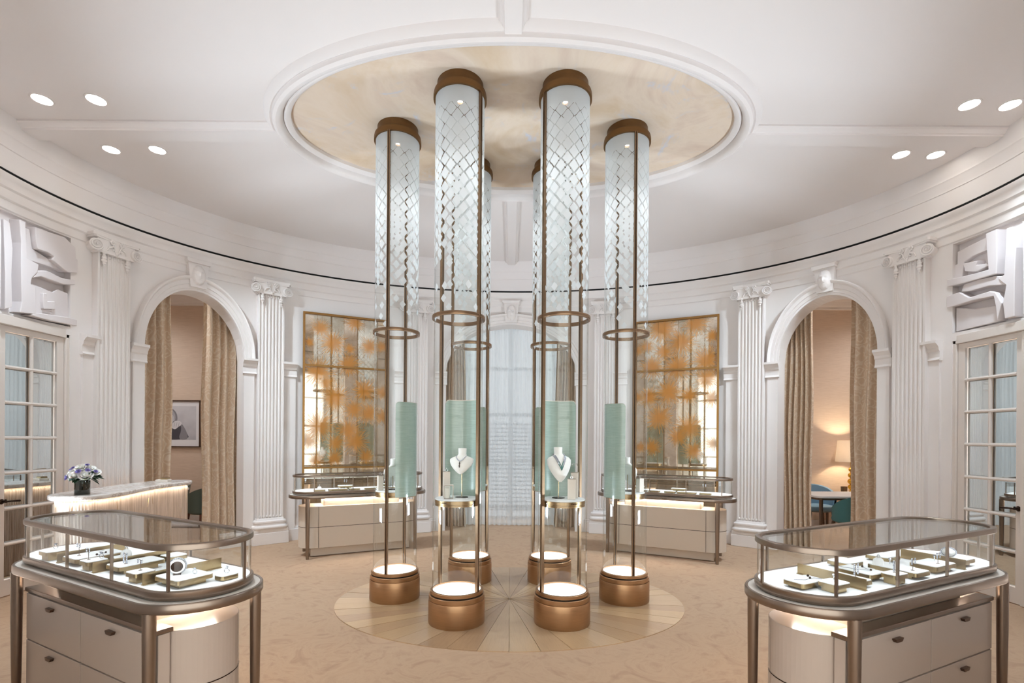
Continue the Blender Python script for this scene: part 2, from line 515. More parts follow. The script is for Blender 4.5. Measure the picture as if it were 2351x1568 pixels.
# ------------------------------------------------------------------ the oval room
WA, WB = 4.85, 3.68
def EP(t, d=0.):
    """plan point on the wall ellipse (degrees), moved d into the room"""
    c, s_ = math.cos(R(t)), math.sin(R(t))
    n = Vector((-c / WA, -s_ / WB)).normalized()
    return Vector((WA * c, WB * s_)) + n * d
def EN(t):
    return Vector((-math.cos(R(t)) / WA, -math.sin(R(t)) / WB)).normalized()
def frame(t):
    """placement at wall angle t: local +y points into the room"""
    n = EN(t); p = EP(t)
    return (p.x, p.y, 0), math.atan2(n.y, n.x) - PI / 2


def band(t0, t1, prof, step=1.0, mb=None, caps=True):
    """closed profile (depth, z) swept along the wall from t0 to t1"""
    mb = mb or MB()
    n = max(1, int(abs(t1 - t0) / step)); b0 = len(mb.v)
    pr = prof + [prof[0]]
    G = []
    for i in range(n + 1):
        t = t0 + (t1 - t0) * i / n
        p = EP(t); nn = EN(t)
        G.append([(p.x + nn.x * d, p.y + nn.y * d, z) for d, z in pr])
    mb.grid(G)
    if caps:
        L = len(pr)
        mb.f.append(tuple(b0 + i for i in range(L - 1)))
        mb.f.append(tuple(b0 + n * L + i for i in range(L - 2, -1, -1)))
    return mb


WTOP = 4.06
SPRING = 2.66
def arc_of(tc, half):
    """t values whose chord distance from tc is -half..half, plus s(t)"""
    pc = EP(tc); tn = Vector((-WA * math.sin(R(tc)), WB * math.cos(R(tc)))).normalized()
    def s_of(t): return (EP(t) - pc).dot(tn)
    def t_of(s_):
        lo, hi = tc - 45, tc + 45
        for _ in range(50):
            mid = (lo + hi) / 2
            if s_of(mid) < s_: lo = mid
            else: hi = mid
        return (lo + hi) / 2
    return s_of, t_of

OPEN = []   # (t0, t1, function t -> solid intervals)
def arch_open(tc, half, rise):
    s_of, t_of = arc_of(tc, half)
    def solid(t):
        s_ = max(-half, min(half, s_of(t)))
        return [(SPRING + rise * math.sqrt(max(0, 1 - (s_ / half) ** 2)), WTOP)]
    OPEN.append((t_of(-half), t_of(half), solid))
ARCHES = {'right': 29.6, 'left': 150.4}
for tc in ARCHES.values(): arch_open(tc, .60, .83)
arch_open(90, 1.10, .84)
DOORC = -.13; DOORH = .70
tdoor0 = math.degrees(math.asin((DOORC - DOORH) / WB)); tdoor1 = math.degrees(math.asin((DOORC + DOORH) / WB))
trel0 = math.degrees(math.asin((DOORC - DOORH - .07) / WB)); trel1 = math.degrees(math.asin((DOORC + DOORH + .07) / WB))
OPEN.append((tdoor0, tdoor1, lambda t: [(2.645, 2.735), (3.70, WTOP)]))
OPEN.append((180 - tdoor1, 180 - tdoor0, lambda t: [(2.645, 2.735), (3.70, WTOP)]))
OPEN.append((249, 291, lambda t: [(3.45, WTOP)]))


def wall(name, t0, t1, label, th=.30):
    cuts = {t0, t1}
    for a, b, _ in OPEN:
        for x in (a, b):
            if t0 < x < t1: cuts.add(x)
    k = math.ceil(t0 / .75) * .75
    while k < t1: cuts.add(k); k += .75
    for a, b, fn in OPEN:      # finer near arch ends
        if a >= t0 and b <= t1:
            for q in range(1, 12):
                u = (1 - math.cos(PI * q / 12)) / 2; cuts.add(a + (b - a) * u)
    ts = sorted(cuts); ts = [t for i, t in enumerate(ts) if i == 0 or t - ts[i - 1] > 1e-4]
    mb = MB()
    def typ(t):
        for k_, (a, b, fn) in enumerate(OPEN):
            if a < t < b: return k_
        return -1
    def solids(k_, t): return [(0., WTOP)] if k_ < 0 else OPEN[k_][2](t)
    for i in range(len(ts) - 1):
        a, b = ts[i], ts[i + 1]; k_ = typ((a + b) / 2)
        eps = 1e-5
        A = solids(k_, a + eps); B = solids(k_, b - eps)
        pi_, pj = EP(a), EP(b); po, pq = EP(a, -th), EP(b, -th)
        for (z0, z1), (y0, y1) in zip(A, B):
            V = [(*pi_, z0), (*pj, y0), (*pj, y1), (*pi_, z1), (*po, z0), (*pq, y0), (*pq, y1), (*po, z1)]
            F = [(3, 2, 1, 0), (4, 5, 6, 7)]
            if z0 > .01: F.append((0, 1, 5, 4))
            F.append((7, 6, 2, 3))
            mb.add(V, F)
        # jambs where the opening type changes
        for t, other in ((a, typ(a - .01)), (b, typ(b + .01))):
            if other != k_ and k_ < 0:
                p, q = EP(t), EP(t, -th)
                mb.add([(*p, 0), (*q, 0), (*q, WTOP), (*p, WTOP)], [(0, 1, 2, 3)])
    return struct(mb.obj(name, 'wall'), label, 'wall')

wall_right = wall('wall_right', -45, 46.5, 'white curved wall with an arch and a mirrored door on the right')
wall_back = wall('wall_back', 46.5, 133.5, 'white curved back wall with the tall curtained window')
wall_left = wall('wall_left', 133.5, 225, 'white curved wall with an arch and a mirrored door on the left')
wall_front = wall('wall_front', 225, 315, 'white curved wall around the entrance opening')
SIDE = {'right': wall_right, 'left': wall_left}

# ceiling, mural, mouldings
CZ = 4.53
def ell(a, b, n=120):
    return [(a * math.cos(2 * PI * i / n), b * math.sin(2 * PI * i / n)) for i in range(n)]
def elln(a, b, n=120):
    return [tuple(Vector((math.cos(2 * PI * i / n) / a, math.sin(2 * PI * i / n) / b)).normalized()) for i in range(n)]
mb = MB(); mb.grid([[(*p, CZ), (*q, CZ)] for p, q in zip(ell(2.2, 1.22), ell(5.3, 4.15))], True)
ceiling = struct(mb.obj('ceiling', 'ceiling'), 'pale oval plaster ceiling above the whole room', 'ceiling')
mb = MB(); mb.prism(ell(2.16, 1.18), 4.55, 4.60)
mb.obj('mural', 'mural', ceiling)
mb = MB(); mb.ring([(0, 4.56), (0, 4.515), (.03, 4.49), (.045, 4.487), (.06, 4.50), (.065, 4.515), (.075, 4.47), (.10, 4.445), (.13, 4.44), (.155, 4.455), (.165, 4.485), (.18, 4.475), (.21, 4.49), (.235, 4.535)], ell(2.10, 1.09), elln(2.10, 1.09))
struct(mb.obj('trim_1', 'ceiling', None, True), 'white oval moulding framing the painted ceiling mural', 'moulding')
prof = [(0, CZ + .02), (0, CZ - .015), (.02, CZ - .02), (.045, CZ - .045), (.06, CZ - .048), (.065, CZ - .06), (.24, CZ - .06), (.245, CZ - .048), (.26, CZ - .045), (.285, CZ - .02), (.305, CZ - .015), (.305, CZ + .02)]
k = 2
for sx in (-1, 1):
    mb = MB(); mb.grid([[(sx * x, -.155 + o, z) for o, z in prof] for x in (2.26, 4.72)])
    struct(mb.obj('trim_%d' % k, 'ceiling'), 'flat ceiling beam running to the %s wall' % ('left' if sx < 0 else 'right'), 'beam'); k += 1
for sy in (-1, 1):
    mb = MB(); mb.grid([[(-.105 + o * .69, sy * y, z) for o, z in prof] for y in (1.24, 3.56)])
    struct(mb.obj('trim_%d' % k, 'ceiling'), 'flat ceiling beam running to the %s' % ('entrance, at the top of the picture' if sy < 0 else 'back window'), 'beam'); k += 1
# ceiling cornice and wall entablature with a black shadow gap between
N = 160
pe = [tuple(EP(360 * i / N)) for i in range(N)]; ne = [tuple(EN(360 * i / N)) for i in range(N)]
mb = MB(); mb.ring([(-.20, 4.06), (.078, 4.06), (.09, 4.25), (.10, 4.255), (.10, 4.275), (.115, 4.30), (.125, 4.345), (.14, 4.36), (.14, 4.385), (.15, 4.40), (.155, 4.45), (.17, 4.49), (.175, 4.535)], pe, ne)
struct(mb.obj('trim_6', 'ceiling', None, True), 'pale stepped cornice curving around the edge of the ceiling', 'cornice')
mb = MB(); mb.ring([(0, 3.71), (.012, 3.72), (.012, 3.80), (.03, 3.815), (.03, 3.90), (.05, 3.915), (.05, 3.965), (.065, 3.985), (.085, 4.01), (.088, 4.03), (-.16, 4.03)], pe, ne)
struct(mb.obj('trim_7', 'stone', None, True), 'white stepped entablature running above the pilasters', 'entablature')
mb = MB(); mb.ring([(.072, 4.028), (.072, 4.062)], pe, ne)
struct(mb.obj('trim_8', 'black'), 'thin black shadow gap between wall and ceiling cornice', 'shadow gap')

# floor
mb = MB(); mb.prism([(-8.6, -5.8), (8.6, -5.8), (8.6, 5.2), (-8.6, 5.2)], -.05, 0)
floor = struct(mb.obj('floor', 'carpet'), 'beige swirl patterned carpet covering the floor', 'floor')
# parquet oval: wedge planks
par = thing('floor_oval', (0, -.03, 0), 0, 'oval of oak planks radiating under the glass columns', 'parquet', kind='structure')
NP = 44
for i in range(NP):
    a0, a1 = 2 * PI * i / NP, 2 * PI * (i + 1) / NP
    rz = (a0 + a1) / 2
    def rim(a): return Vector((1.64 * math.cos(a), 1.19 * math.sin(a)))
    pts = [Vector((.012 * math.cos(rz), .012 * math.sin(rz)))] + [rim(a0 + (a1 - a0) * (q / 4) + (.0012 if q == 0 else -.0012 if q == 4 else 0)) for q in range(5)]
    T = Matrix.Rotation(-rz, 4, 'Z')
    pl = [(T @ p.to_3d()).to_2d() for p in pts]
    mb = MB(); mb.prism([tuple(p) for p in pl], 0, .006 + .0006 * (i % 3))
    o = mb.obj('plank', 'plank', par); o.rotation_euler = (0, 0, rz)

# baseboards
for nm, t0, t1, lb in (('right', -45, tdoor0 - .8, ''), ):
    pass
bprof = [(0, 0), (.035, 0), (.035, .17), (.02, .185), (.02, .20), (0, .21)]
segs = {'left': [(137, 180 - 37.9 + 4), (180 - 21, 180 - tdoor1 - .5)], 'right': [(tdoor1 + .5, 21), (38.2, 43)], 'back': [(43, 75), (105, 137)]}
for nm, ss in segs.items():
    mb = MB()
    for a, b in ss: band(a, b, bprof, 1, mb)
    struct(mb.obj('baseboard_' + nm, 'stone', None, False), 'white baseboard at the foot of the %s wall' % nm, 'baseboard')

# arch mouldings, imposts, piers, keystones (parts of their wall)
def arch_trim(parent, tc, hin, rin, hout, rout, pier=True):
    s_of, t_of = arc_of(tc, hin)
    pr = [(0, -.30), (0, .02), (.02, .03), (.16, .03), (.18, .042), (.42, .042), (.45, .055), (.72, .055), (.76, .075), (.84, .095), (.95, .10), (1, .085), (1, 0)]
    G = []
    for i in range(57):
        ph = PI * i / 56
        row = []
        for q, d in pr:
            s_ = -(hin + (hout - hin) * q) * math.cos(ph); z = SPRING + (rin + (rout - rin) * q) * math.sin(ph)
            p = EP(t_of(s_), d); row.append((p.x, p.y, z))
        G.append(row)
    mb = MB(); mb.grid(G)
    mb.obj('arch_moulding', 'stone', parent, True)
    imp = [(0, 2.455), (.045, 2.455), (.052, 2.465), (.045, 2.478), (.04, 2.49), (.04, 2.555), (.055, 2.57), (.06, 2.60), (.085, 2.63), (.105, 2.645), (.105, 2.675), (0, 2.685)]
    for sg in (-1, 1):
        ta, tb = sorted((t_of(sg * (hin - .02)), t_of(sg * (hout + .03))))
        band(ta, tb, imp, .5).obj('impost', 'stone', parent, False)
        ta, tb = sorted((t_of(sg * hin), t_of(sg * (hout + .0))))
        band(ta, tb, [(0, 0), (.03, 0), (.03, 2.46), (0, 2.46)], .5).obj('pier', 'stone', parent)


def face_relief(parent, name='keystone', loc=(0, 0, 0), rz=0):
    """keystone with a carved mask; local +y into the room, z from 0 (bottom) to .36"""
    e = bpy.data.objects.new(name, None); col.objects.link(e); e.parent = parent; e.location = loc; e.rotation_euler = (0, 0, rz)
    mb = MB()
    blk = [(-.095, .0), (.095, .0), (.125, .31), (-.125, .31)]
    G = Matrix.Rotation(PI / 2, 4, 'X')
    mb.prism(blk, -.085, 0, G)                                             # x,z outline with depth .085
    mb.prism([(-.135, .31), (.135, .31), (.15, .335), (.15, .36), (-.15, .36), (-.135, .335)], -.125, 0, G)
    mb.obj('block', 'stone', e)
    rows = []
    for j in range(34):
        z = .02 + .27 * j / 33; row = []
        for i in range(27):
            x = -.10 + .20 * i / 26
            u, w_ = x / .075, (z - .16) / .125
            r2 = u * u + w_ * w_
            h = .085 * math.sqrt(max(0, 1 - r2 * .92)) if r2 < 1.08 else 0
            h += .020 * math.exp(-((x / .011) ** 2)) * math.exp(-(((z - .155) / .03) ** 2))             # nose
            for ex in (-.028, .028):
                h -= .018 * math.exp(-(((x - ex) / .013) ** 2) - (((z - .178) / .010) ** 2))            # eye sockets
                h += .010 * math.exp(-(((x - ex) / .02) ** 2) - (((z - .20) / .007) ** 2))              # brows
                h += .008 * math.exp(-(((x - ex * 1.1) / .016) ** 2) - (((z - .145) / .018) ** 2))      # cheeks
            h -= .016 * math.exp(-((x / .02) ** 2) - (((z - .112) / .005) ** 2))                        # mouth
            h += .008 * math.exp(-((x / .018) ** 2) - (((z - .102) / .006) ** 2))
            if r2 > .55:                                                                                # curls of hair and beard
                h += .014 * abs(math.sin(math.atan2(w_, u) * 7)) * min(1, (r2 - .55) * 4) * max(0, 1.5 - r2)
            row.append((x, .084 + max(0, h) * .75, z))
        rows.append(row)
    mb = MB(); mb.grid(rows); mb.obj('carved_mask', 'stone', e, True)
    return e

KEYR = .255
for sd, tc in ARCHES.items():
    arch_trim(SIDE[sd], tc, .60, .83, .735, 1.02)
    (x, y, z), rz = frame(tc); face_relief(SIDE[sd], 'keystone', (x, y, 3.53), rz)
arch_trim(wall_back, 90, 1.10, .84, 1.25, 1.02)
(x, y, z), rz = frame(90); face_relief(wall_back, 'keystone', (x, y, 3.53), rz)
# pier strips with imposts beside the pilasters of the mirror bays and the doors
for t0, t1, par_ in ((45.2, 47.6, wall_back), (66.8, 69, wall_back), (132.4, 134.8, wall_back), (111, 113.2, wall_back), (10.6, 12.6, wall_right), (167.4, 169.4, wall_left)):
    band(t0, t1, [(0, 0), (.03, 0), (.03, 2.46), (0, 2.46)], .5).obj('pier', 'stone', par_)
    band(t0 - .2, t1 + .4 if t1 < 90 else t1 + .2, [(0, 2.455), (.045, 2.455), (.052, 2.465), (.045, 2.478), (.04, 2.49), (.04, 2.555), (.055, 2.57), (.06, 2.60), (.085, 2.63), (.105, 2.645), (.105, 2.675), (0, 2.685)], .5).obj('impost', 'stone', par_)

# pilasters -------------------------------------------------------------------------
def make_pilaster(t, label):
    loc, rz = frame(t)
    e = thing('pilaster', loc, rz, label, 'pilaster', 'fluted pilasters around the oval wall', 'structure')
    return e

def pilaster_parts(e):
    mb = MB(); mb.box((0, .065, .085), (.49, .17, .17)); mb.box((0, .062, .195), (.47, .165, .05)); mb.obj('plinth', 'stone', e, bevel=.006)
    # base mouldings: rounded steps on three sides
    def skirt(prof, hw):
        m2 = MB(); G = []
        path = [(-hw, -.02, -1, 0), (-hw, .10, -1, .0), (-hw, .10, -.7, .7), (-hw, .10, 0, 1), (hw, .10, 0, 1), (hw, .10, .7, .7), (hw, .10, 1, 0), (hw, -.02, 1, 0)]
        for x, y, nx, ny in path: G.append([(x + nx * o, y + ny * o, z) for o, z in prof])
        return m2.grid(G)
    skirt([(0, .21), (.055, .22), (.066, .235), (.066, .255), (.055, .27), (.035, .275), (.03, .29), (.035, .305), (.045, .315), (.045, .335), (.035, .345), (.012, .35), (.008, .37), (0, .38)], .175).obj('base_moulding', 'stone', e, True)
    pts = [(-.175, -.02), (-.175, .10), (-.16, .10)]
    nf = 7; pw = .32 / nf
    for i in range(nf):
        c = -.16 + pw * (i + .5)
        for q in range(7):
            a = PI * q / 6; pts.append((c - .0165 * math.cos(a), .10 - .017 * math.sin(a)))
    pts += [(.16, .10), (.175, .10), (.175, -.02)]
    mb = MB(); mb.prism(pts[::-1], .37, 3.625); mb.obj('shaft', 'stone', e)
    # cabled foot of each flute
    mb = MB()
    for i in range(nf):
        mb.ball((-.16 + pw * (i + .5), .092, .40), (.014, .012, .022), 8, 6)
        mb.ball((-.16 + pw * (i + .5), .092, 3.60), (.014, .010, .022), 8, 6)
    mb.obj('flute_ends', 'stone', e, True)
    cap = bpy.data.objects.new('capital', None); col.objects.link(cap); cap.parent = e
    mb = MB()
    ab = [(-.25, -.02), (-.25, .15), (-.235, .17), (-.2, .16), (-.1, .145), (0, .14), (.1, .145), (.2, .16), (.235, .17), (.25, .15), (.25, -.02)]
    mb.prism(ab[::-1], 3.795, 3.83); mb.prism([(x * .96, y * .96) for x, y in ab][::-1], 3.775, 3.797)
    mb.obj('abacus', 'stone', cap)
    mb = MB(); mb.box((0, .06, 3.70), (.40, .15, .15)); mb.lathe([(.0, -.19), (.022, -.19), (.03, -.175), (.022, -.16), (0, -.16)], 12, (0, 0, 0), T=Matrix.Translation((0, .12, 3.65)) @ Matrix.Rotation(PI / 2, 4, 'Y') @ Matrix.Translation((0, 0, .175)))
    mb.tube([(-.17, .115, 3.64), (.17, .115, 3.64)], .014, 8)
    mb.obj('echinus', 'stone', cap, True)
    for sx in (-1, 1):
        mb = MB(); T = Matrix.Translation((sx * .195, .06, 3.695)) @ Matrix.Rotation(-PI / 2, 4, 'X') @ Matrix.Rotation(sx * .22, 4, 'Y')
        mb.lathe([(0, -.06), (.066, -.06), (.052, 0), (.066, .085), (.06, .092), (.05, .088), (0, .086)], 24, T=T)
        sp = [(sx * r_ * math.cos(a), r_ * math.sin(a), .094) for a, r_ in ((q / 30 * 5 * PI, .060 * (1 - q / 30) ** .8 + .006) for q in range(31))]
        mb.tube(sp, [.010 * (1 - .6 * q / 30) for q in range(31)], 6, T=T)
        mb.ball((0, 0, .095), .012, 8, 6, T=T)
        mb.obj('volute', 'stone', cap, True)
        mb = MB(); zz = 3.63
        for r_, dz in ((.024, .03), (.017, .028), (.026, .034), (.030, .03), (.020, .022), (.012, .018), (.007, .014)):
            mb.ball((sx * .125, .122, zz), (r_, r_ * .8, dz * .72), 9, 6); zz -= dz
        mb.obj('tassel', 'stone', cap, True)
    mb = MB()
    for x, s_ in ((-.05, .9), (.05, .9)):
        for q in range(6):
            a = q * PI / 3; mb.ball((x + .02 * math.cos(a), .15, 3.765 + .02 * math.sin(a)), (.013, .010, .013), 8, 5)
        mb.ball((x, .157, 3.765), .010, 8, 5)
    for sx in (-1, 1):
        mb.tube([(sx * .10, .14, 3.66), (sx * .085, .145, 3.70), (sx * .045, .147, 3.715), (sx * .03, .148, 3.69), (sx * .05, .148, 3.675)], .009, 6)
        mb.tube([(sx * .015, .14, 3.655), (sx * .03, .147, 3.70), (sx * .05, .15, 3.745)], .007, 6)
    mb.obj('carved_flowers', 'stone', cap, True)
    return e

p0 = make_pilaster(165, 'fluted white pilaster behind the bouquet on the reception desk'); pilaster_parts(p0)
for t, lb in ((137.2, 'fluted white pilaster between the left arch and the left orange mirror'), (109, 'fluted white pilaster right of the left orange mirror, behind the glass columns'), (71, 'fluted white pilaster left of the right orange mirror, behind the glass columns'), (42.8, 'fluted white pilaster between the right orange mirror and the right arch'), (15, 'fluted white pilaster between the right arch and the right mirrored door')):
    c = copy_tree(p0); loc, rz = frame(t); c.location = loc; c.rotation_euler = (0, 0, rz); c['label'] = lb

# doors with mirrored panes and carved reliefs above ----------------------------------
RELIEF_L = [
 (.10, [(-.19, 3.59), (-.18, 3.6), (-.17, 3.44), (-.17, 3.13), (-.17, 2.75), (-.28, 2.75), (-.30, 3.1), (-.27, 3.58)]),
 (.075, [(-.13, 3.6), (-.07, 3.59), (-.04, 3.35), (-.05, 3.09), (-.04, 2.79), (-.11, 2.75), (-.11, 3.1), (-.12, 3.34)]),
 (.11, [(-.01, 3.65), (.05, 3.65), (.07, 3.3), (.19, 3.28), (.18, 3.2), (.12, 3.12), (.11, 3.06), (.16, 3.05), (.17, 2.77), (0, 2.75), (.02, 2.86), (.01, 3.19), (.01, 3.43)]),
 (.07, [(.07, 3.61), (.13, 3.61), (.16, 3.43), (.33, 3.39), (.5, 3.36), (.49, 3.32), (.1, 3.3), (.09, 3.52)]),
 (.12, [(.14, 3.64), (.28, 3.65), (.47, 3.67), (.6, 3.61), (.61, 3.49), (.63, 3.49), (.63, 3.34), (.51, 3.31), (.33, 3.38), (.35, 3.42), (.28, 3.44), (.17, 3.43), (.15, 3.5)]),
 (.105, [(.17, 3.21), (.28, 3.25), (.46, 3.23), (.62, 3.26), (.62, 3.21), (.49, 3.17), (.34, 3.17), (.22, 3.17), (.12, 3.12), (.18, 3.19)]),
 (.065, [(.16, 3.08), (.39, 3.06), (.45, 3.11), (.57, 3.1), (.58, 2.81), (.53, 2.83), (.17, 2.79), (.17, 2.87)]),
 (.10, [(.25, 3.01), (.29, 3.02), (.3, 2.94), (.38, 2.96), (.39, 2.88), (.26, 2.85), (.25, 2.92)]),
 (.11, [(.1, 2.745), (.17, 2.79), (.53, 2.83), (.64, 2.83), (.64, 2.76), (.32, 2.745)]),
 (.09, [(-.36, 3.6), (-.33, 3.2), (-.36, 2.76), (-.48, 2.76), (-.46, 3.2), (-.5, 3.6)]),
 (.11, [(-.86, 3.62), (-.56, 3.62), (-.53, 3.2), (-.58, 3.05), (-.8, 3.1), (-.86, 3.3)]),
 (.08, [(-.86, 3.0), (-.6, 2.95), (-.55, 2.77), (-.86, 2.77)])]
RELIEF_R = [
 (.12, [(.17, 3.65), (.06, 3.65), (.05, 3.35), (.06, 3.21), (.43, 3.23), (.61, 3.25), (.61, 3.33), (.48, 3.31), (.31, 3.29), (.14, 3.28), (.16, 3.49)]),
 (.11, [(-.03, 3.62), (-.09, 3.61), (-.12, 3.4), (-.11, 3.14), (-.11, 2.75), (-.02, 2.75), (0, 2.9), (-.03, 3.07), (.05, 3.16), (-.01, 3.18)]),
 (.10, [(.04, 3.18), (-.01, 3.14), (-.02, 3.08), (.15, 3.12), (.36, 3.13), (.46, 3.15), (.43, 3.22), (.26, 3.22), (.09, 3.2)]),
 (.115, [(.62, 3.15), (.47, 3.15), (.36, 3.06), (.13, 3.06), (.07, 3.03), (.01, 2.91), (.05, 2.75), (.07, 2.91), (.09, 3.0), (.31, 3.02), (.51, 3.02), (.62, 3.02)]),
 (.06, [(.55, 3.61), (.18, 3.64), (.15, 3.5), (.37, 3.5), (.47, 3.47), (.49, 3.31), (.62, 3.31), (.62, 3.47), (.55, 3.48)]),
 (.06, [(.56, 3.01), (.35, 2.94), (.07, 2.91), (.07, 2.75), (.21, 2.75), (.56, 2.75)]),
 (.09, [(.45, 3.45), (.28, 3.42), (.30, 3.38), (.2, 3.36), (.14, 3.33), (.3, 3.31), (.43, 3.36)]),
 (.09, [(-.16, 3.63), (-.27, 3.63), (-.30, 2.75), (-.17, 2.75), (-.17, 3.04)]),
 (.11, [(-.36, 3.6), (-.33, 3.2), (-.36, 2.76), (-.48, 2.76), (-.46, 3.2), (-.5, 3.6)]),
 (.09, [(-.86, 3.62), (-.56, 3.62), (-.53, 3.2), (-.58, 3.05), (-.8, 3.1), (-.86, 3.3)]),
 (.11, [(-.86, 3.0), (-.6, 2.95), (-.55, 2.77), (-.86, 2.77)])]


def area2(p): return sum(p[i - 1][0] * p[i][1] - p[i][0] * p[i - 1][1] for i in range(len(p)))

for sd, sx in (('left', -1), ('right', 1)):
    # local frame: u = world Y, depth = towards the room
    def plate(mb, poly, d0, d1, x0):
        """poly (y,z); extruded from x0 by d0..d1 toward the room centre"""
        n = len(poly)
        if area2(poly) < 0: poly = poly[::-1]
        V = [(sx * (x0 - d0), y, z) for y, z in poly] + [(sx * (x0 - d1), y, z) for y, z in poly]
        F = [tuple(range(n)), tuple(range(2 * n - 1, n - 1, -1))] + [((i + 1) % n, i, n + i, n + (i + 1) % n) for i in range(n)]
        mb.add(V, F)
    d = thing('door_1' if sx < 0 else 'door_2', (0, 0, 0), 0, 'white double door with mirrored panes and bronze handle at the %s edge' % sd, 'door', kind='structure')
    x0 = 4.90
    y0, y1 = DOORC - DOORH, DOORC + DOORH
    mb = MB()
    for a, b, c_, e_ in ((y0 - .03, y0 + .035, 0, 2.70), (y1 - .035, y1 + .03, 0, 2.70), (y0, y1, 2.61, 2.70)):
        plate(mb, [(a, c_), (b, c_), (b, e_), (a, e_)], 0, .10, x0)
    mb.obj('door_frame', 'door', d, bevel=.004)
    for lf, (a, b) in enumerate(((y0 + .04, DOORC - .003), (DOORC + .003, y1 - .04))):
        leaf = bpy.data.objects.new('door_leaf', None); col.objects.link(leaf); leaf.parent = d
        st = .072; z0, z1 = .16, 2.555
        ga, gb = (a + .055, b - .06) if lf == 0 else (a + .06, b - .075)
        mid = (ga + gb) / 2
        mb = MB()
        for p_ in ([(a, .01), (ga, .01), (ga, 2.605), (a, 2.605)], [(gb, .01), (b, .01), (b, 2.605), (gb, 2.605)], [(ga, .01), (gb, .01), (gb, z0), (ga, z0)], [(ga, z1), (gb, z1), (gb, 2.605), (ga, 2.605)]):
            plate(mb, p_, 0, .045, x0 - .02)
        mb.obj('stile_and_rails', 'door', leaf)
        mb = MB()
        zr = [z0 + (z1 - z0) * q / 7 for q in range(8)]
        for zz in zr[1:-1]:
            mb.tube([(sx * (x0 - .055), ga, zz), (sx * (x0 - .055), gb, zz)], .017, 8)
        mb.tube([(sx * (x0 - .052), mid, z0), (sx * (x0 - .052), mid, z1)], .017, 8)
        mb.obj('glazing_bars', 'door', leaf, True)
        for q in range(7):
            for u0, u1 in ((ga, mid), (mid, gb)):
                a_, b_, c_, e_ = u0 + .004, u1 - .004, zr[q] + .004, zr[q + 1] - .004
                bv = .022
                n_ = [(a_, c_), (b_, c_), (b_, e_), (a_, e_)]; i_ = [(a_ + bv, c_ + bv), (b_ - bv, c_ + bv), (b_ - bv, e_ - bv), (a_ + bv, e_ - bv)]
                xa, xb = sx * (x0 - .033), sx * (x0 - .0345)
                V = [(xa, y, z) for y, z in n_] + [(xb, y, z) for y, z in i_]
                F = [(4, 5, 6, 7)] + [(k_, (k_ + 1) % 4, 4 + (k_ + 1) % 4, 4 + k_) for k_ in range(4)]
                if sx > 0: F = [f[::-1] for f in F]
                MB().add(V, F).obj('pane', 'mirror', leaf)
        pv = Vector((sx * x0, (a + b) / 2, 0)); an = R(2.3) * sx
        leaf.rotation_euler = (0, 0, an); leaf.location = pv - Matrix.Rotation(an, 3, 'Z') @ pv
        if lf == 1:
            hy = a + .032
            mb = MB(); T = Matrix.Translation((sx * (x0 - .065), hy, .92)) @ Matrix.Rotation(-sx * PI / 2, 4, 'Y')
            mb.lathe([(0, 0), (.024, 0), (.026, .006), (.018, .012), (.011, .016), (.010, .05), (0, .052)], 20, T=T)
            mb.tube([(sx * (x0 - .108), hy, .92), (sx * (x0 - .108), hy + .05, .92), (sx * (x0 - .106), hy + .135, .915)], [.010, .008, .011], 10)
            mb.obj('lever_handle', 'darkmetal', leaf, True)
    # relief panel above the door
    mb = MB(); plate(mb, [(y0 - .07, 2.735), (y1 + .07, 2.735), (y1 + .07, 3.70), (y0 - .07, 3.70)], -.04, 0, x0 - .02)
    rel = struct(mb.obj('wall_relief', 'relief'), 'white abstract plaster relief above the %s mirrored door' % sd, 'relief')
    for dep, poly in (RELIEF_L if sx < 0 else RELIEF_R):
        mb = MB(); plate(mb, poly, -.01, dep * .95, x0 - .02)
        mb.obj('relief_slab', 'relief', rel, bevel=.006)

# side rooms, window bay, entrance hall --------------------------------------------------
def slab(name, a, b, z0, z1, m, label, th=.1):
    a, b = Vector(a), Vector(b); t = (b - a).normalized(); n = Vector((t.y, -t.x)) * th
    mb = MB(); mb.prism([tuple(a), tuple(b), tuple(b - n), tuple(a - n)][::-1], z0, z1)
    return struct(mb.obj(name, m), label, 'wall')
for sx, sd in ((-1, 'left'), (1, 'right')):
    o = MB().box((sx * 5.3, 4.25, 2.1), (5.6, .1, 4.4)).obj('wall_%s_room_back' % sd, 'paper')
    struct(o, 'beige wallpapered wall of the room behind the %s arch' % sd, 'wall')
    MB().box((sx * 5.3, 4.17, .06), (5.6, .05, .13)).obj('baseboard_room', 'stone', o)
    mb = MB(); mb.grid([[(x, 4.2 - d_, z) for d_, z in ((0, 3.93), (.03, 3.94), (.03, 3.98), (.06, 4.0), (.09, 4.06), (.12, 4.10), (.12, 4.14), (.16, 4.2))] for x in (sx * 2.5, sx * 8.1)])
    mb.obj('room_cornice', 'stone', o)
    struct(MB().box((sx * 8.1, 2.2, 2.1), (.1, 4.2, 4.4)).obj('wall_%s_room_side' % sd, 'paper'), 'beige wallpapered side wall of the %s room' % sd, 'wall')
    struct(MB().box((sx * 6.6, .75, 2.1), (3.1, .1, 4.4)).obj('wall_%s_room_front' % sd, 'paper'), 'beige wallpapered near wall of the %s room' % sd, 'wall')
    mb = MB()
    pts = [tuple(EP(t if sx > 0 else 180 - t, -.28)) for t in range(8, 60, 2)] + [(sx * 2.5, 4.3), (sx * 8.2, 4.3), (sx * 8.2, .6)]
    mb.prism(pts if sx > 0 else pts[::-1], 4.2, 4.25)
    struct(mb.obj('ceiling_%s_room' % sd, 'ceiling'), 'white ceiling of the room behind the %s arch' % sd, 'ceiling')

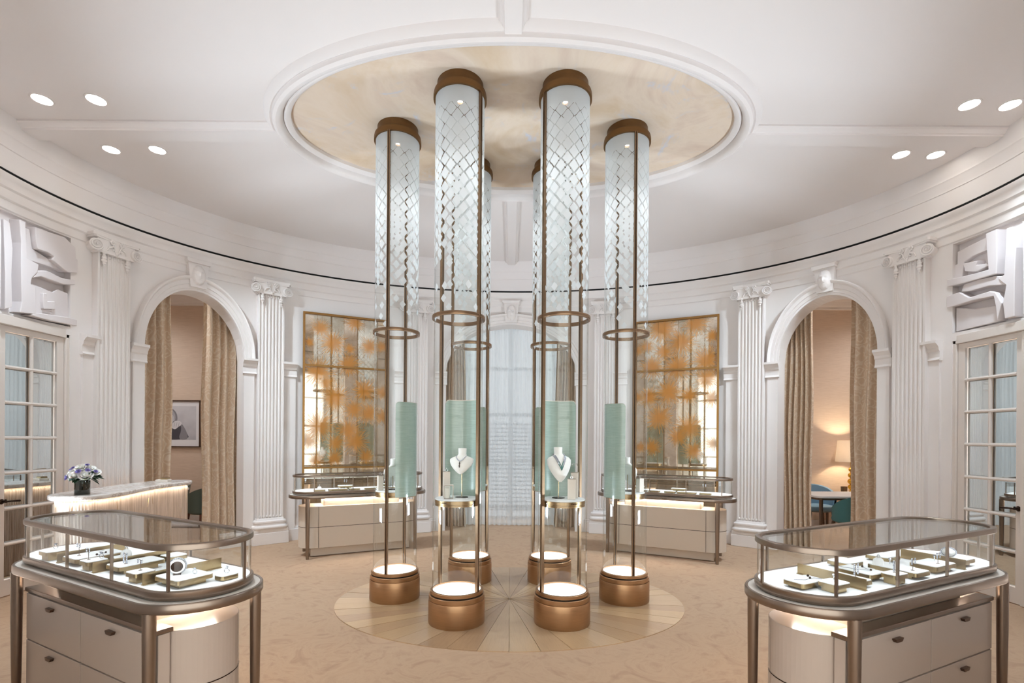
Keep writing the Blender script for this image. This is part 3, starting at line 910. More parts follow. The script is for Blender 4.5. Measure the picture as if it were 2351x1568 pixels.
# window bay behind the centre arch
for sx in (-1, 1):
    struct(MB().box((sx * 1.62, 4.05, 2.1), (.1, .9, 4.2)).obj('wall_bay_%s' % ('left' if sx < 0 else 'right'), 'wall'), 'white %s cheek of the window bay' % ('left' if sx < 0 else 'right'), 'wall')
win = thing('window_1', (0, 4.42, 0), 0, 'tall white framed window behind the sheer curtain', 'window', kind='structure')
mb = MB()
for x in (-1.55, -.78, 0, .78, 1.55): mb.box((x, 0, 2.1), (.09 if abs(x) in (0, 1.55) else .05, .08, 4.2))
for z in (.3, 1.15, 2.0, 2.85, 3.6, 4.15): mb.box((0, 0, z), (3.2, .07, .06))
mb.obj('window_frame', 'win_white', win)
mb = MB(); mb.box((0, .01, 2.1), (3.1, .006, 4.1)); mb.obj('window_pane', 'tinted', win)
for q in range(22):
    mb = MB(); T = Matrix.Translation((0, -.07, .25 + q * .075)) @ Matrix.Rotation(.7, 4, 'X'); mb.box((0, 0, 0), (2.9, .034, .005), T=T)
    mb.obj('blind_slat', 'win_white', win)
struct(MB().box((0, 4.1, 4.15), (3.3, .8, .1)).obj('ceiling_bay', 'ceiling'), 'white soffit above the window bay', 'ceiling')

# entrance hall behind the viewer; its glazed end is added to let daylight in
for sx in (-1, 1):
    struct(MB().box((sx * 2.55, -4.62, 1.95), (.1, 2.3, 3.9)).obj('wall_hall_%s' % ('left' if sx < 0 else 'right'), 'wall'), 'white %s wall of the entrance hall behind the viewer' % ('left' if sx < 0 else 'right'), 'wall')
struct(MB().box((0, -4.62, 3.9), (5.2, 2.3, .1)).obj('ceiling_hall', 'ceiling'), 'white ceiling of the entrance hall behind the viewer', 'ceiling')
en = thing('window_added', (0, -5.72, 0), 0, 'white glazed entrance screen added behind the viewer to let daylight in', 'window', kind='structure')
mb = MB()
for x in (-2.47, -1.6, -.8, 0, .8, 1.6, 2.47): mb.box((x, 0, 1.93), (.06, .06, 3.85))
for z in (.06, 1.0, 1.95, 2.9, 3.82): mb.box((0, 0, z), (5.0, .05, .05))
mb.obj('window_frame', 'win_white', en)
MB().box((0, .0, 1.93), (4.9, .006, 3.8)).obj('window_pane', 'glass', en)
for y_, rx_, w_, h_ in ((-5.80, R(90), 4.9, 3.8), (4.50, R(-90), 3.1, 4.1)):
    d = bpy.data.lights.new('daylight_portal', 'AREA'); d.shape = 'RECTANGLE'; d.size = w_; d.size_y = h_; d.cycles.is_portal = True
    o = bpy.data.objects.new('daylight_portal', d); col.objects.link(o); o.location = (0, y_, 1.95); o.rotation_euler = (rx_, 0, 0)

# ------------------------------------------------------------------ curtains
def curtain(name, A, B, z0, z1, folds, amp, m, label, group, flare=0., nz=14, seed=0):
    rnd_ = random.Random(seed)
    A, B = Vector(A), Vector(B); t = (B - A); L = t.length; t.normalize(); n = Vector((-t.y, t.x))
    nu = folds * 12; V = []; UV = []
    ph = [rnd_.uniform(-.5, .5) for _ in range(folds + 2)]; am = [rnd_.uniform(.65, 1.2) for _ in range(folds + 2)]
    for i in range(nu + 1):
        u = i / nu
        for j in range(nz + 1):
            h = j / nz; z = z0 + (z1 - z0) * h
            f_ = u * folds; k_ = int(min(f_, folds - 1e-6)); fr_ = f_ - k_
            a_ = am[k_] * (1 - fr_) + am[k_ + 1] * fr_
            w_ = math.sin(2 * PI * f_ + .5 * math.sin(2 * PI * f_ * .5 + ph[k_]))
            sharp = math.copysign(abs(w_) ** .75, w_)
            d = amp * a_ * sharp * (1 + flare * (1 - h) ** 3 * 1.5) + .012 * math.sin(5 * h + u * 9)
            s_ = L * (u - .5) * (1 + flare * (1 - h) ** 3) + L * .5 + .012 * math.sin(6.28 * h * 1.5 + u * 3)
            p = A + t * s_ + n * d
            V.append((p.x, p.y, z)); UV.append((u * folds * amp * 4.4, z))
    F = []
    for i in range(nu):
        for j in range(nz):
            a_ = i * (nz + 1) + j; F.append((a_, a_ + nz + 1, a_ + nz + 2, a_ + 1))
    mb = MB().add(V, F); o = mb.obj(name, m, None, True)
    ul = o.data.uv_layers.new(name='uv')
    for lp in o.data.loops: ul.data[lp.index].uv = UV[lp.vertex_index]
    return tag(o, label, 'curtain', group)

def arch_pt(tc, s_, d):
    so, to = arc_of(tc, .6); return tuple(EP(to(s_), d))
G1 = 'patterned drapes in the two arches'
tl_, tr_ = ARCHES['left'], ARCHES['right']
# left arch: +s runs towards the door (screen left)
curtain('drape', arch_pt(tl_, .66, -.42), arch_pt(tl_, .13, -.42), .01, 4.0, 6, .055, 'damask', 'narrow beige scroll-patterned drape on the left side of the left arch', G1, seed=1)
curtain('drape', arch_pt(tl_, -.22, -.42), arch_pt(tl_, -.80, -.42), .01, 4.0, 6, .055, 'damask', 'wide beige scroll-patterned drape on the right side of the left arch', G1, seed=2)
curtain('drape', arch_pt(tr_, .66, -.42), arch_pt(tr_, .29, -.42), .01, 4.0, 6, .055, 'damask', 'beige scroll-patterned drape on the left side of the right arch', G1, seed=3)
curtain('drape', arch_pt(tr_, -.13, -.42), arch_pt(tr_, -.70, -.42), .01, 4.0, 5, .055, 'damask', 'beige scroll-patterned drape on the right side of the right arch', G1, seed=4)
curtain('striped_drape', (-1.30, 3.93), (-.80, 3.93), .01, 4.1, 9, .035, 'stripe', 'tan striped drape on the left of the back window', 'striped drapes at the back window', .10, seed=5)
curtain('striped_drape', (.80, 3.93), (1.30, 3.93), .01, 4.1, 9, .035, 'stripe', 'tan striped drape on the right of the back window', 'striped drapes at the back window', .10, seed=6)
curtain('sheer_curtain', (-.95, 4.05), (.95, 4.05), .02, 4.1, 22, .03, 'sheer', 'pale grey sheer curtain hanging across the back window', None, .02, seed=8)

# ------------------------------------------------------------------ orange mirror panels
for sx, sd in ((-1, 'left'), (1, 'right')):
    ta, tb = (131.15, 114.9) if sx < 0 else (65.1, 48.85)
    A, B = EP(ta, .045), EP(tb, .045); t = B - A; L = t.length; t.normalize()
    C = (A + B) / 2
    e = thing('mirror_panel', (C.x, C.y, 0), math.atan2(t.y, t.x), 'tall antique mirror with painted orange bursts on the %s of the back wall' % sd, 'mirror', 'orange mirrors on the back wall')
    # local x along the wall left to right, local -y into the room
    z0, z1 = .30, 3.47
    rows = [z0 + .03, 1.09, 2.66, z1 - .03]; fr_ = (.16, .47, .71) if sx < 0 else (.29, .53, .84)
    xs = [-L / 2 + .03] + [-L / 2 + q * L for q in fr_] + [L / 2 - .03]
    MB().box((0, .012, (z0 + z1) / 2), (L - .02, .02, z1 - z0 - .02)).obj('backboard', 'goldframe', e)
    for r0, r1 in zip(rows, rows[1:]):
        for a, b in zip(xs, xs[1:]):
            MB().box(((a + b) / 2, -.004, (r0 + r1) / 2), (b - a - .004, .012, r1 - r0 - .006)).obj('pane', 'burst_' + sd, e)
    for x in (-L / 2 + .015, L / 2 - .015): MB().box((x, -.012, (z0 + z1) / 2), (.03, .05, z1 - z0)).obj('frame_stile', 'goldframe', e)
    for z in (z0 + .015, z1 - .015): MB().box((0, -.012, z), (L - .06, .05, .03)).obj('frame_rail', 'goldframe', e)
    for z, hgt in ((1.09, .026), (2.66, .03)): MB().box((0, -.014, z), (L - .06, .03, hgt)).obj('cross_rail', 'goldframe', e)

# ------------------------------------------------------------------ glass display columns
def base_parts(e):
    mb = MB(); mb.lathe([(0, 0), (.236, 0), (.236, .006), (.2384, .01), (.2384, .192), (.236, .197), (.228, .198), (.228, .207), (.2355, .209), (.2355, .236), (.232, .240), (.0, .240)], 64)
    mb.obj('drum', 'bronze', e, True)
    mb = MB(); mb.lathe([(.20, .238), (.214, .238), (.214, .252)], 64); mb.obj('shadow_gap', 'black', e, True)
    mb = MB(); mb.lathe([(.20, .250), (.2235, .250), (.2235, .274), (.220, .278), (.203, .278), (.203, .262), (.20, .262)], 64); mb.obj('base_ring', 'bronze', e, True)
    mb = MB(); mb.lathe([(0, .268), (.198, .268), (.203, .264)], 64); mb.obj('lit_disc', 'disc', e, True)
    mb = MB(); mb.lathe([(.207, .278), (.207, 4.41)], 64); mb.obj('glass_tube', 'tube', e, True)
    mb = MB(); mb.lathe([(.205, 2.548), (.2225, 2.548), (.2238, 2.551), (.2238, 2.559), (.2215, 2.561), (.2215, 2.564), (.2238, 2.566), (.2238, 2.575), (.2225, 2.578), (.205, 2.578), (.205, 2.548)], 64); mb.obj('ring', 'bronze_dark', e, True)
    mb = MB(); mb.lathe([(.200, 4.405), (.2245, 4.405), (.2245, 4.44), (.220, 4.462), (.197, 4.478), (.194, 4.482), (.194, 4.55), (0, 4.55)], 64); mb.obj('cap', 'cap', e, True)
    mb = MB(); mb.lathe([(0, 4.43), (.20, 4.43), (.20, 4.41)], 48); mb.lathe([(.03, 4.43), (.03, 4.40), (.025, 4.398), (.025, 4.415), (0, 4.415)], 20); mb.obj('head_plate', 'cap', e, True)
    mb = MB(); mb.lathe([(0, 4.412), (.024, 4.412)], 20); mb.obj('spot_lens', 'bulb', e)
    mb = MB(); mb.lathe([(0, 1.045), (.182, 1.045), (.188, 1.041), (.188, 1.034), (.186, 1.032), (0, 1.032)], 48); mb.obj('shelf_top', 'pad', e, True)
    mb = MB(); mb.lathe([(0, 1.032), (.190, 1.032), (.190, 1.006), (.186, 1.004), (.186, .998), (.188, .996), (.188, .984), (0, .984)], 48); mb.obj('shelf_rim', 'rim', e, True)


def rod_mesh(e, ang):
    o = MB()
    o.box((.2125, -.008, 2.345), (.026, .009, 4.13)); o.box((.2125, .008, 2.345), (.026, .009, 4.13))
    r_ = o.obj('post', 'bronze_dark', e); r_.rotation_euler = (0, 0, ang)
    k_ = MB().box((.2085, 0, 2.345), (.016, .008, 4.13)).obj('seal_strip', 'black', r_)
    return r_


def panel_mesh(e, ang):
    """curved backdrop, centred on local +x"""
    G = []; ha = R(50); r0, r1 = .1925, .1985
    n = 28
    def zt(a):    # rounded top corners
        s_ = (ha - abs(a)) * .19; rc = .035
        return 1.884 - (rc - math.sqrt(max(0, rc * rc - (rc - s_) ** 2)) if s_ < rc else 0)
    aa = [-ha + .0001] + [-ha + 2 * ha * (.5 - .5 * math.cos(PI * i / n)) for i in range(1, n)] + [ha - .0001]
    for a in aa:
        c, s_ = math.cos(a), math.sin(a); t_ = zt(a)
        G.append([(r0 * c, r0 * s_, .99), (r0 * c, r0 * s_, t_), (r1 * c, r1 * s_, t_), (r1 * c, r1 * s_, .99)])
    mb = MB().grid(G); L_ = len(G); mb.f += [(0, 1, 2, 3), ((L_ - 1) * 4 + 3, (L_ - 1) * 4 + 2, (L_ - 1) * 4 + 1, (L_ - 1) * 4)]
    o = mb.obj('backdrop', 'green', e, True); o.rotation_euler = (0, 0, ang)
    G = [[(math.cos(a) * (r1 + .0008), math.sin(a) * (r1 + .0008), zt(a) + .0025), (math.cos(a) * (r0 - .0008), math.sin(a) * (r0 - .0008), zt(a) + .0025), (math.cos(a) * (r0 - .0008), math.sin(a) * (r0 - .0008), zt(a) - .003)] for a in aa]
    MB().grid(G).obj('backdrop_edge', 'block', o, True)
    return o

XN, XM, XF, YN, YF = .446, 1.114, .436, -.614, .615
COLS = [((-XN, YN), (-33, 140), 80, 'near left glass display column holding the pendant necklace bust'),
        ((XN, YN), (-147, 40), 100, 'near right glass display column holding the green necklace bust'),
        ((-XM, 0), (-99, 78), -28, 'outermost left glass display column with its green panel turned away'),
        ((XM, 0), (-81, 102), 208, 'outermost right glass display column with its green panel turned away'),
        ((-XF, YF), (-157, 35), -80, 'rear left glass display column seen behind the near left one'),
        ((XF, YF), (-23, 145), 260, 'rear right glass display column seen behind the near right one')]
first = None
for k, ((x, y), rods, ph, lb) in enumerate(COLS):
    e = thing('display_column', (x, y, .0066), 0, lb, 'display column', 'six floor-to-ceiling glass display columns')
    e.scale = (1, 1, 1)
    if first is None:
        base_parts(e); first = e
    else:
        for ch in list(first.children):
            if ch.name.split('.')[0] in ('post', 'backdrop'): continue
            c = ch.copy(); col.objects.link(c); c.parent = e
    if k == 0:
        rod0 = rod_mesh(e, R(rods[0])); pan0 = panel_mesh(e, R(ph)); todo = [rods[1]]
    else:
        todo = rods; c = copy_tree(pan0, e); c.rotation_euler = (0, 0, R(ph))
    for a in todo:
        c = copy_tree(rod0, e); c.rotation_euler = (0, 0, R(a))
    lamp('column_spot', 'SPOT', (x, y, 4.39), TUBE_W, (.93, .97, 1), .02, (0, 0, 0), 50, .7)

# busts ----------------------------------------------------------------------------
def bust_form(e, h0, scale=1., ext=1.):
    prof = [(.218, .034, .031, -.012), (.214, .036, .033, -.012), (.168, .034, .031, -.010), (.156, .040, .033, -.006), (.146, .062, .036, -.002), (.136, .090, .040, .0), (.122, .106, .043, .004), (.10, .104, .046, .010), (.075, .092, .045, .018), (.05, .072, .040, .026), (.028, .050, .031, .032), (.012, .030, .020, .036), (.0, .010, .008, .038)]
    G = []
    n = 36
    for i in range(n):
        a = 2 * PI * i / n
        row = []
        for z, rx, ry, cy_ in prof:
            zz = z if z > .14 else .14 - (.14 - z) * ext
            c, s_ = math.cos(a), math.sin(a)
            # flat hollow back: squash the rear half below the shoulders
            yy = cy_ - s_ * ry if False else -(cy_ + s_ * ry) if s_ > 0 else -(cy_ + s_ * ry * (.35 if z < .15 else 1))
            row.append((c * rx * scale, yy * scale, h0 + zz * scale))
        G.append(row)
    mb = MB().grid(G, True)
    L = len(prof)
    mb.f.append(tuple(i * L for i in range(n)))
    return mb.obj('bust_form', 'bust', e, True)


def bust(loc, face, label, h0, scale=1., ext=1.):
    """face: direction (degrees) the bust looks at"""
    e = thing('necklace_bust', loc, R(face + 90), label, 'bust', 'white necklace busts in the glass columns')
    bust_form(e, h0, scale, ext)
    mb = MB(); mb.tube([(0, 0, .004), (0, 0, h0 + .06)], .0042, 8); mb.obj('rod', 'brass', e, True)
    mb = MB(); mb.lathe([(0, 0), (.055, 0), (.055, .004), (.05, .006), (0, .006)], 32); mb.obj('base_plate', 'darkmetal', e, True)
    return e
SH = 1.0525
b1 = bust((-XN + .035, YN + .01, SH), -104, 'small white necklace bust on a rod in the near left column', .20, 1.0, 1.0)
b2 = bust((XN - .035, YN + .01, SH), -72, 'white necklace bust on a rod in the near right column', .205, 1.04, 1.45)
b3 = bust((-XM - .03, .02, SH), 152, 'white necklace bust seen edge-on in the outermost left column', .07, 1.05, 1.3)
b4 = bust((XM + .03, .02, SH), 28, 'white necklace bust seen edge-on in the outermost right column', .10, 1.05, 1.3)

def on_bust(x, z, ext=1.):
    """front surface depth (local -y) of the bust at height z"""
    prof = [(.218, .034, .031, -.012), (.168, .034, .031, -.010), (.156, .040, .033, -.006), (.146, .062, .036, -.002), (.136, .090, .040, .0), (.122, .106, .043, .004), (.10, .104, .046, .010), (.075, .092, .045, .018), (.05, .072, .040, .026), (.028, .050, .031, .032), (.0, .010, .008, .038)]
    pr = [((z_ if z_ > .14 else .14 - (.14 - z_) * ext), a, b, c) for z_, a, b, c in prof]
    for (za, ra, rya, ca), (zb, rb, ryb, cb) in zip(pr, pr[1:]):
        if zb <= z <= za:
            f_ = (za - z) / (za - zb); rx = ra + (rb - ra) * f_; ry = rya + (ryb - rya) * f_; c = ca + (cb - ca) * f_
            s_ = math.sqrt(max(0, 1 - min(1, abs(x) / rx) ** 2)); return -(c + ry * s_)
    return -.04

nk = thing('pendant_necklace', b1.location, b1.rotation_euler[2], 'diamond necklace with a hanging drop on the small near left bust', 'necklace')
mb = MB()
for i in range(41):
    u = -1 + 2 * i / 40; x = .047 * u * (1.0 if abs(u) < .9 else .95); z = .112 + .045 * abs(u) ** 1.8
    mb.ball((x, on_bust(x, z) - .0035, .20 + z), .0036 + .0012 * (1 - abs(u)), 7, 5)
mb.obj('chain', 'diamond', nk, True)
mb = MB()
for z, r_ in ((.102, .0045), (.092, .0065), (.080, .0045), (.070, .0062), (.060, .004)):
    mb.ball((0, on_bust(0, z) - .004, .20 + z), (r_, r_ * .7, r_ * 1.2), 8, 6)
mb.obj('drop_pendant', 'darkmetal', nk, True)
nk = thing('emerald_necklace', b2.location, b2.rotation_euler[2], 'wide v-shaped diamond collar with emeralds on the near right bust', 'necklace')
mb = MB(); mg = MB()
for i in range(61):
    u = -1 + 2 * i / 60
    for row in range(3):
        x = (.058 - .004 * row) * u; z = .035 + .012 * row + .112 * abs(u) ** 1.0
        if z > .165: continue
        yy = on_bust(x / 1.04, z, 1.45) * 1.04 - .003
        tgt = mg if (abs(u) < .42 and row != 1) or abs(u) < .16 else mb
        tgt.ball((x, yy, .205 + z * 1.04), .0042, 7, 5)
mb.obj('diamond_collar', 'diamond', nk, True); mg.obj('emeralds', 'emerald', nk, True)

def ring_mesh(mb, c, r, t=.0022, axis='Y', stone=True):
    T = Matrix.Translation(c) @ (Matrix.Rotation(PI / 2, 4, 'X') if axis == 'Y' else Matrix.Rotation(PI / 2, 4, 'Y'))
    mb.tube([(r * math.cos(2 * PI * i / 20), r * math.sin(2 * PI * i / 20), 0) for i in range(20)], t, 6, T, True)
    if stone: mb.ball((c[0], c[1], c[2] + r + .002), .005, 8, 5)

def block(loc, d, rz, label, topper):
    e = thing('display_block', loc, rz, label, 'display block', 'cream display blocks in the near glass columns')
    MB().box((0, 0, d[2] / 2), d).obj('block_body', 'block', e, bevel=.003)
    MB().box((0, 0, d[2] + .0015), (d[0] * 1.06, d[1] * 1.06, .003)).obj('cap_plate', 'case_metal', e)
    mb = MB()
    if topper == 'ring':
        ring_mesh(mb, (0, 0, d[2] + .014), .010); mb.obj('ring', 'silver', e, True)
    elif topper == 'bar':
        mb.tube([(0, 0, d[2] + .003), (0, 0, d[2] + .075)], .0016, 6); mb.tube([(-.025, 0, d[2] + .075), (.025, 0, d[2] + .075)], .003, 6)
        for x in (-.022, .022): mb.ball((x, -.004, d[2] + .068), (.004, .004, .008), 8, 5)
        mb.obj('earring_bar', 'silver', e, True)
    return e
block((-XN - .098, YN + .035, SH), (.058, .058, .215), .2, 'tall cream block with a ring on top in the near left column', 'ring')
e = thing('ring_box', (-XN - .065, YN - .085, SH), .15, 'low metal-framed glass ring box in the near left column', 'ring box')
mb = MB()
for a, b in ((-1, -1), (1, -1), (1, 1), (-1, 1)): mb.box((a * .037, b * .03, .055), (.003, .003, .11))
for z in (.002, .110):
    mb.box((0, .03, z), (.077, .003, .004)); mb.box((0, -.03, z), (.077, .003, .004)); mb.box((.037, 0, z), (.003, .06, .004)); mb.box((-.037, 0, z), (.003, .06, .004))
mb.obj('frame', 'case_metal', e); MB().box((0, 0, .056), (.073, .059, .104)).obj('glass', 'glass', e)
MB().box((0, 0, .112), (.077, .063, .006)).obj('lid', 'block', e)
MB().box((-.012, 0, .045), (.03, .035, .085)).obj('cushion', 'block', e)
block((XN + .105, YN + .03, SH), (.062, .058, .215), -.2, 'tall cream block with an earring bar in the near right column', 'bar')
block((XN + .066, YN - .075, SH), (.066, .06, .168), -.1, 'shorter cream block with a ring in front in the near right column', 'ring')
block((-XM - .13, -.07, SH), (.05, .05, .14), .5, 'cream block behind the post of the outermost left column', 'ring')
block((XM + .13, -.07, SH), (.055, .05, .13), .5, 'cream block behind the post of the outermost right column', 'ring')

# ------------------------------------------------------------------ show-cases
HL, HW, GROW = .862, .241, .047
def rrect(L, W, r, n=14):
    r = min(r, W - 1e-4); P_ = []; N_ = []
    for sx_, sy_, a0 in ((1, 1, 0), (-1, 1, 90), (-1, -1, 180), (1, -1, 270)):
        for q in range(n + 1):
            a = R(a0 + 90 * q / n); P_.append((sx_ * (L - r) + r * math.cos(a), sy_ * (W - r) + r * math.sin(a))); N_.append((math.cos(a), math.sin(a)))
    return P_, N_


def make_case(loc, rz, label, drawers):
    e = thing('show_case', loc, rz, label, 'show case', 'glass-topped jewellery show cases')
    P_, N_ = rrect(HL, HW, .24)
    # table: bronze rim, leather inlay
    mb = MB(); mb.ring([(GROW - .03, .768), (GROW, .768), (GROW + .002, .772), (GROW + .002, .806), (GROW - .002, .811), (GROW - .012, .812), (GROW - .012, .806)], P_, N_); mb.obj('table_rim', 'case_metal', e, True)
    mb = MB(); mb.prism([(x, y) for x, y in rrect(HL + GROW - .012, HW + GROW - .012, .28)[0]], .772, .808); mb.obj('table_top', 'inlay', e)
    # case base, deck, glass
    mb = MB(); mb.ring([(-.03, .812), (-.008, .812), (-.006, .818), (.002, .824), (.004, .828), (.004, .852), (0, .856), (-.012, .857), (-.014, .852)], P_, N_); mb.obj('case_base', 'case_metal', e, True)
    mb = MB(); mb.prism([(x, y) for x, y in rrect(HL - .012, HW - .012, .23)[0]], .82, .854); mb.obj('deck', 'pad', e)
    mb = MB(); mb.ring([(-.008, .855), (-.008, 1.045)], P_, N_); mb.obj('glass_wall', 'glass', e, True)
    mb = MB(); mb.prism([(x, y) for x, y in rrect(HL - .025, HW - .025, .21)[0]], 1.052, 1.058); mb.obj('glass_top', 'glass', e)
    mb = MB(); mb.ring([(-.011, 1.039), (0, 1.038), (.003, 1.041), (.003, 1.062), (0, 1.066), (-.020, 1.067), (-.026, 1.064), (-.026, 1.040), (-.0245, 1.040), (-.0245, 1.046), (-.012, 1.046), (-.011, 1.039)], P_, N_); mb.obj('top_frame', 'case_metal', e, True)
    mb = MB(); mb.ring([(-.0243, 1.0456), (-.012, 1.0388)], P_, N_); mb.obj('led_strip', 'led', e)
    # mullions
    sg = drawers if drawers else 1
    for x, y in ((.745, -.202), (.32, -HW + .007), (-.14, -HW + .007), (-.62, -HW + .007), (.842, .095), (-.745, .202), (-.32, HW - .007), (.14, HW - .007), (.62, HW - .007), (-.842, -.095)):
        MB().box((x * sg, y, .948), (.011, .011, .19)).obj('mullion', 'case_metal', e)
    # legs
    lm = None
    for x, y in ((-.70, -.255), (.70, -.255), (-.70, .255), (.70, .255)):
        if lm is None:
            mb = MB(); mb.lathe([(0, 0), (.018, 0), (.020, .01), (.024, .30), (.028, .77), (0, .77)], 20); lm = mb.obj('leg', 'case_metal', e, True)
        else:
            lm = lm.copy(); col.objects.link(lm); lm.parent = e
        lm.location = (x, y, 0)
    # cabinet: lower body with rounded ends, neck, feet
    cb, cn = rrect(.79, .195, .195)
    body = MB(); body.prism(cb, .12, .66); b_ = body.obj('cabinet_body', 'lacquer' if drawers else 'leather', e, bevel=.004)  # tone carries the light: darker for shaded front cases, paler for lit back ones
    MB().prism(rrect(.79, .195, .195)[0], .389, .393).ring([(.0012, .388), (.0012, .3935)], cb, cn).obj('seam', 'darkmetal', b_)
    MB().prism(rrect(.50, .15, .02)[0], .66, .772).obj('neck', 'leather', e)
    sy_ = 1 if drawers else -1
    mb = MB(); mb.box((0, sy_ * .162, .769), (1.0, .012, .005)); mb.box((-.52, 0, .769), (.012, .28, .005)); mb.box((.52, 0, .769), (.012, .28, .005)); mb.obj('under_led', 'led_warm', e)
    for x in (-.6, .6):
        for y in (-.1, .1): MB().lathe([(0, 0), (.018, 0), (.022, .125), (0, .125)], 12, (x, y, 0)).obj('foot', 'case_metal', e, True)
    MB().box((0, 0, .065), (1.3, .26, .11)).obj('kick_plinth', 'leather', e)
    if drawers:
        bx = MB().box((.03 * drawers, -.198, .39), (1.36, .05, .54)).obj('drawer_carcass', 'lacquer', e, bevel=.003)
        MB().box((.03 * drawers, -.198, .672), (1.37, .075, .022)).obj('ledge', 'case_metal', e, bevel=.004)
        for i in range(2):
            for j in range(2):
                x = (-.31 + .645 * i) * drawers; z = .26 + .265 * j
                dw = MB().box((x, -.228, z), (.637, .016, .257)).obj('drawer_front', 'lacquer', e, bevel=.002)
                mb = MB(); T = Matrix.Translation((x, -.236, z + .085)) @ Matrix.Rotation(PI / 2, 4, 'X')
                mb.prism([(-.032, .005), (-.032, .009), (.032, .009), (.032, .005), (.022, -.008), (-.022, -.008)], 0, .018, T)
                mb.obj('drawer_pull', 'pull', dw)
    else:
        for x in (-.56, .56): MB().box((x, -.1955, .39), (.004, .004, .536)).obj('panel_joint', 'darkmetal', b_)
    return e

cases = {'front left': ((-2.09, -2.085, 0), -28.0, 1), 'front right': ((2.04, -2.11, 0), 26.0, -1), 'back left': ((-2.066, 2.042, 0), 26.9, 0), 'back right': ((2.09, 1.94, 0), -26.9, 0)}
lab = {'front left': 'front left show case with drawers, glass top and a bracelet cushion', 'front right': 'front right show case with drawers and a glass top',
       'back left': 'back left show case standing under the left orange mirror', 'back right': 'back right show case standing under the right orange mirror'}
CASE = {}
for k, (loc, rz, dr) in cases.items(): CASE[k] = make_case(loc, R(rz), lab[k], dr)

# trays and jewels -------------------------------------------------------------------
ORD = ['first', 'second', 'third', 'fourth', 'fifth', 'sixth', 'seventh', 'eighth', 'ninth', 'tenth', 'eleventh', 'twelfth', 'thirteenth']
DK = .8545
def tray(case, x0, x1, y0, y1, h, label, rise=.028, th=.018):
    c = CASE[case]; T = Matrix.Translation(c.location) @ Matrix.Rotation(c.rotation_euler[2], 4, 'Z')
    p = T @ Vector(((x0 + x1) / 2, (y0 + y1) / 2, DK))
    e = thing('display_tray', p, c.rotation_euler[2], label, 'display tray', 'jewellery trays in the %s show case' % case)
    w_, d_ = x1 - x0, y1 - y0
    poly = rrect(w_ / 2, d_ / 2, .016, 4)[0]
    if rise > 0: MB().box((0, 0, rise / 2), (w_ * .72, d_ * .72, rise)).obj('riser', 'brass', e)
    MB().prism(poly, rise, rise + th).obj('tray_body', 'brass', e)
    MB().prism([(x * .97, y * .97) for x, y in poly], rise + th, rise + th + .0035).obj('tray_pad', 'pad', e)
    e['top'] = rise + th + .0035
    return e

def trays(case, rects, word):
    out = []
    order = sorted(range(len(rects)), key=lambda i: rects[i][0])
    for n_, i in enumerate(order):
        x0, x1, y0, y1 = rects[i][:4]; rise = rects[i][4] if len(rects[i]) > 4 else .028
        out.append((i, tray(case, x0, x1, y0, y1, 0, 'gold-edged white tray, %s from the %s end of the %s show case' % (ORD[n_], word, case), rise)))
    return [e for i, e in sorted(out, key=lambda q: q[0])]
TL = trays('front left', [(-.52, -.41, -.225, -.13), (-.285, -.125, -.205, .03, .02), (-.06, .035, -.218, -.12), (.115, .255, -.175, .045, .02), (.395, .49, -.215, -.12), (.56, .755, -.17, .0, .02), (.73, .80, .01, .10, .004), (-.11, -.01, -.06, .06, .008), (.335, .48, .0, .12, .012), (-.50, -.36, -.02, .12, .01), (.09, .2, .09, .19, .01)], 'door')
TR = trays('front right', [(-.80, -.62, -.085, .02, .012), (-.71, -.60, -.185, -.09, .022), (-.485, -.425, -.185, .06, .015), (-.36, -.22, -.14, .04, .018), (-.30, -.19, -.222, -.145, .028), (-.105, .03, -.215, .02, .015), (.12, .33, -.20, -.07, .02), (.44, .565, -.19, -.03, .02), (-.2, -.05, .06, .18, .01), (.15, .3, .05, .17, .01)], 'column')
BLX = [(-.62, -.48, -.2, -.10, .004), (-.44, -.2, -.2, -.10, .004), (-.18, -.04, -.2, -.10, .004), (-.30, -.10, -.06, .06, .03), (.02, .17, -.2, -.11, .004), (.19, .44, -.19, -.09, .004), (.26, .42, -.05, .06, .035), (.48, .62, -.18, -.08, .004)]
TBL = trays('back left', BLX, 'arch'); TBR = trays('back right', [(-x1, -x0, y0, y1, r_) for x0, x1, y0, y1, r_ in BLX], 'window')

def place(case, x, y, z): 
    c = CASE[case]; return (Matrix.Translation(c.location) @ Matrix.Rotation(c.rotation_euler[2], 4, 'Z')) @ Vector((x, y, z))
def divider(case, x, y0, y1, label):
    p = place(case, x, (y0 + y1) / 2, DK); e = thing('divider_plate', p, CASE[case].rotation_euler[2], label, 'divider', 'brass dividers in the front show cases')
    MB().box((0, 0, .027), (.004, y1 - y0, .054)).obj('plate', 'brass', e); MB().box((0, 0, .002), (.02, y1 - y0, .004)).obj('foot', 'brass', e)
divider('front left', -.325, -.21, .12, 'brass divider near the door end of the front left show case')
divider('front left', .085, -.215, .16, 'brass divider in the middle of the front left show case')
divider('front left', .535, -.205, .17, 'brass divider near the round cabinet end of the front left show case')
divider('front right', -.50 - .02, -.205, .13, 'brass divider near the columns in the front right show case')
divider('front right', .395, -.21, .10, 'brass divider near the door in the front right show case')

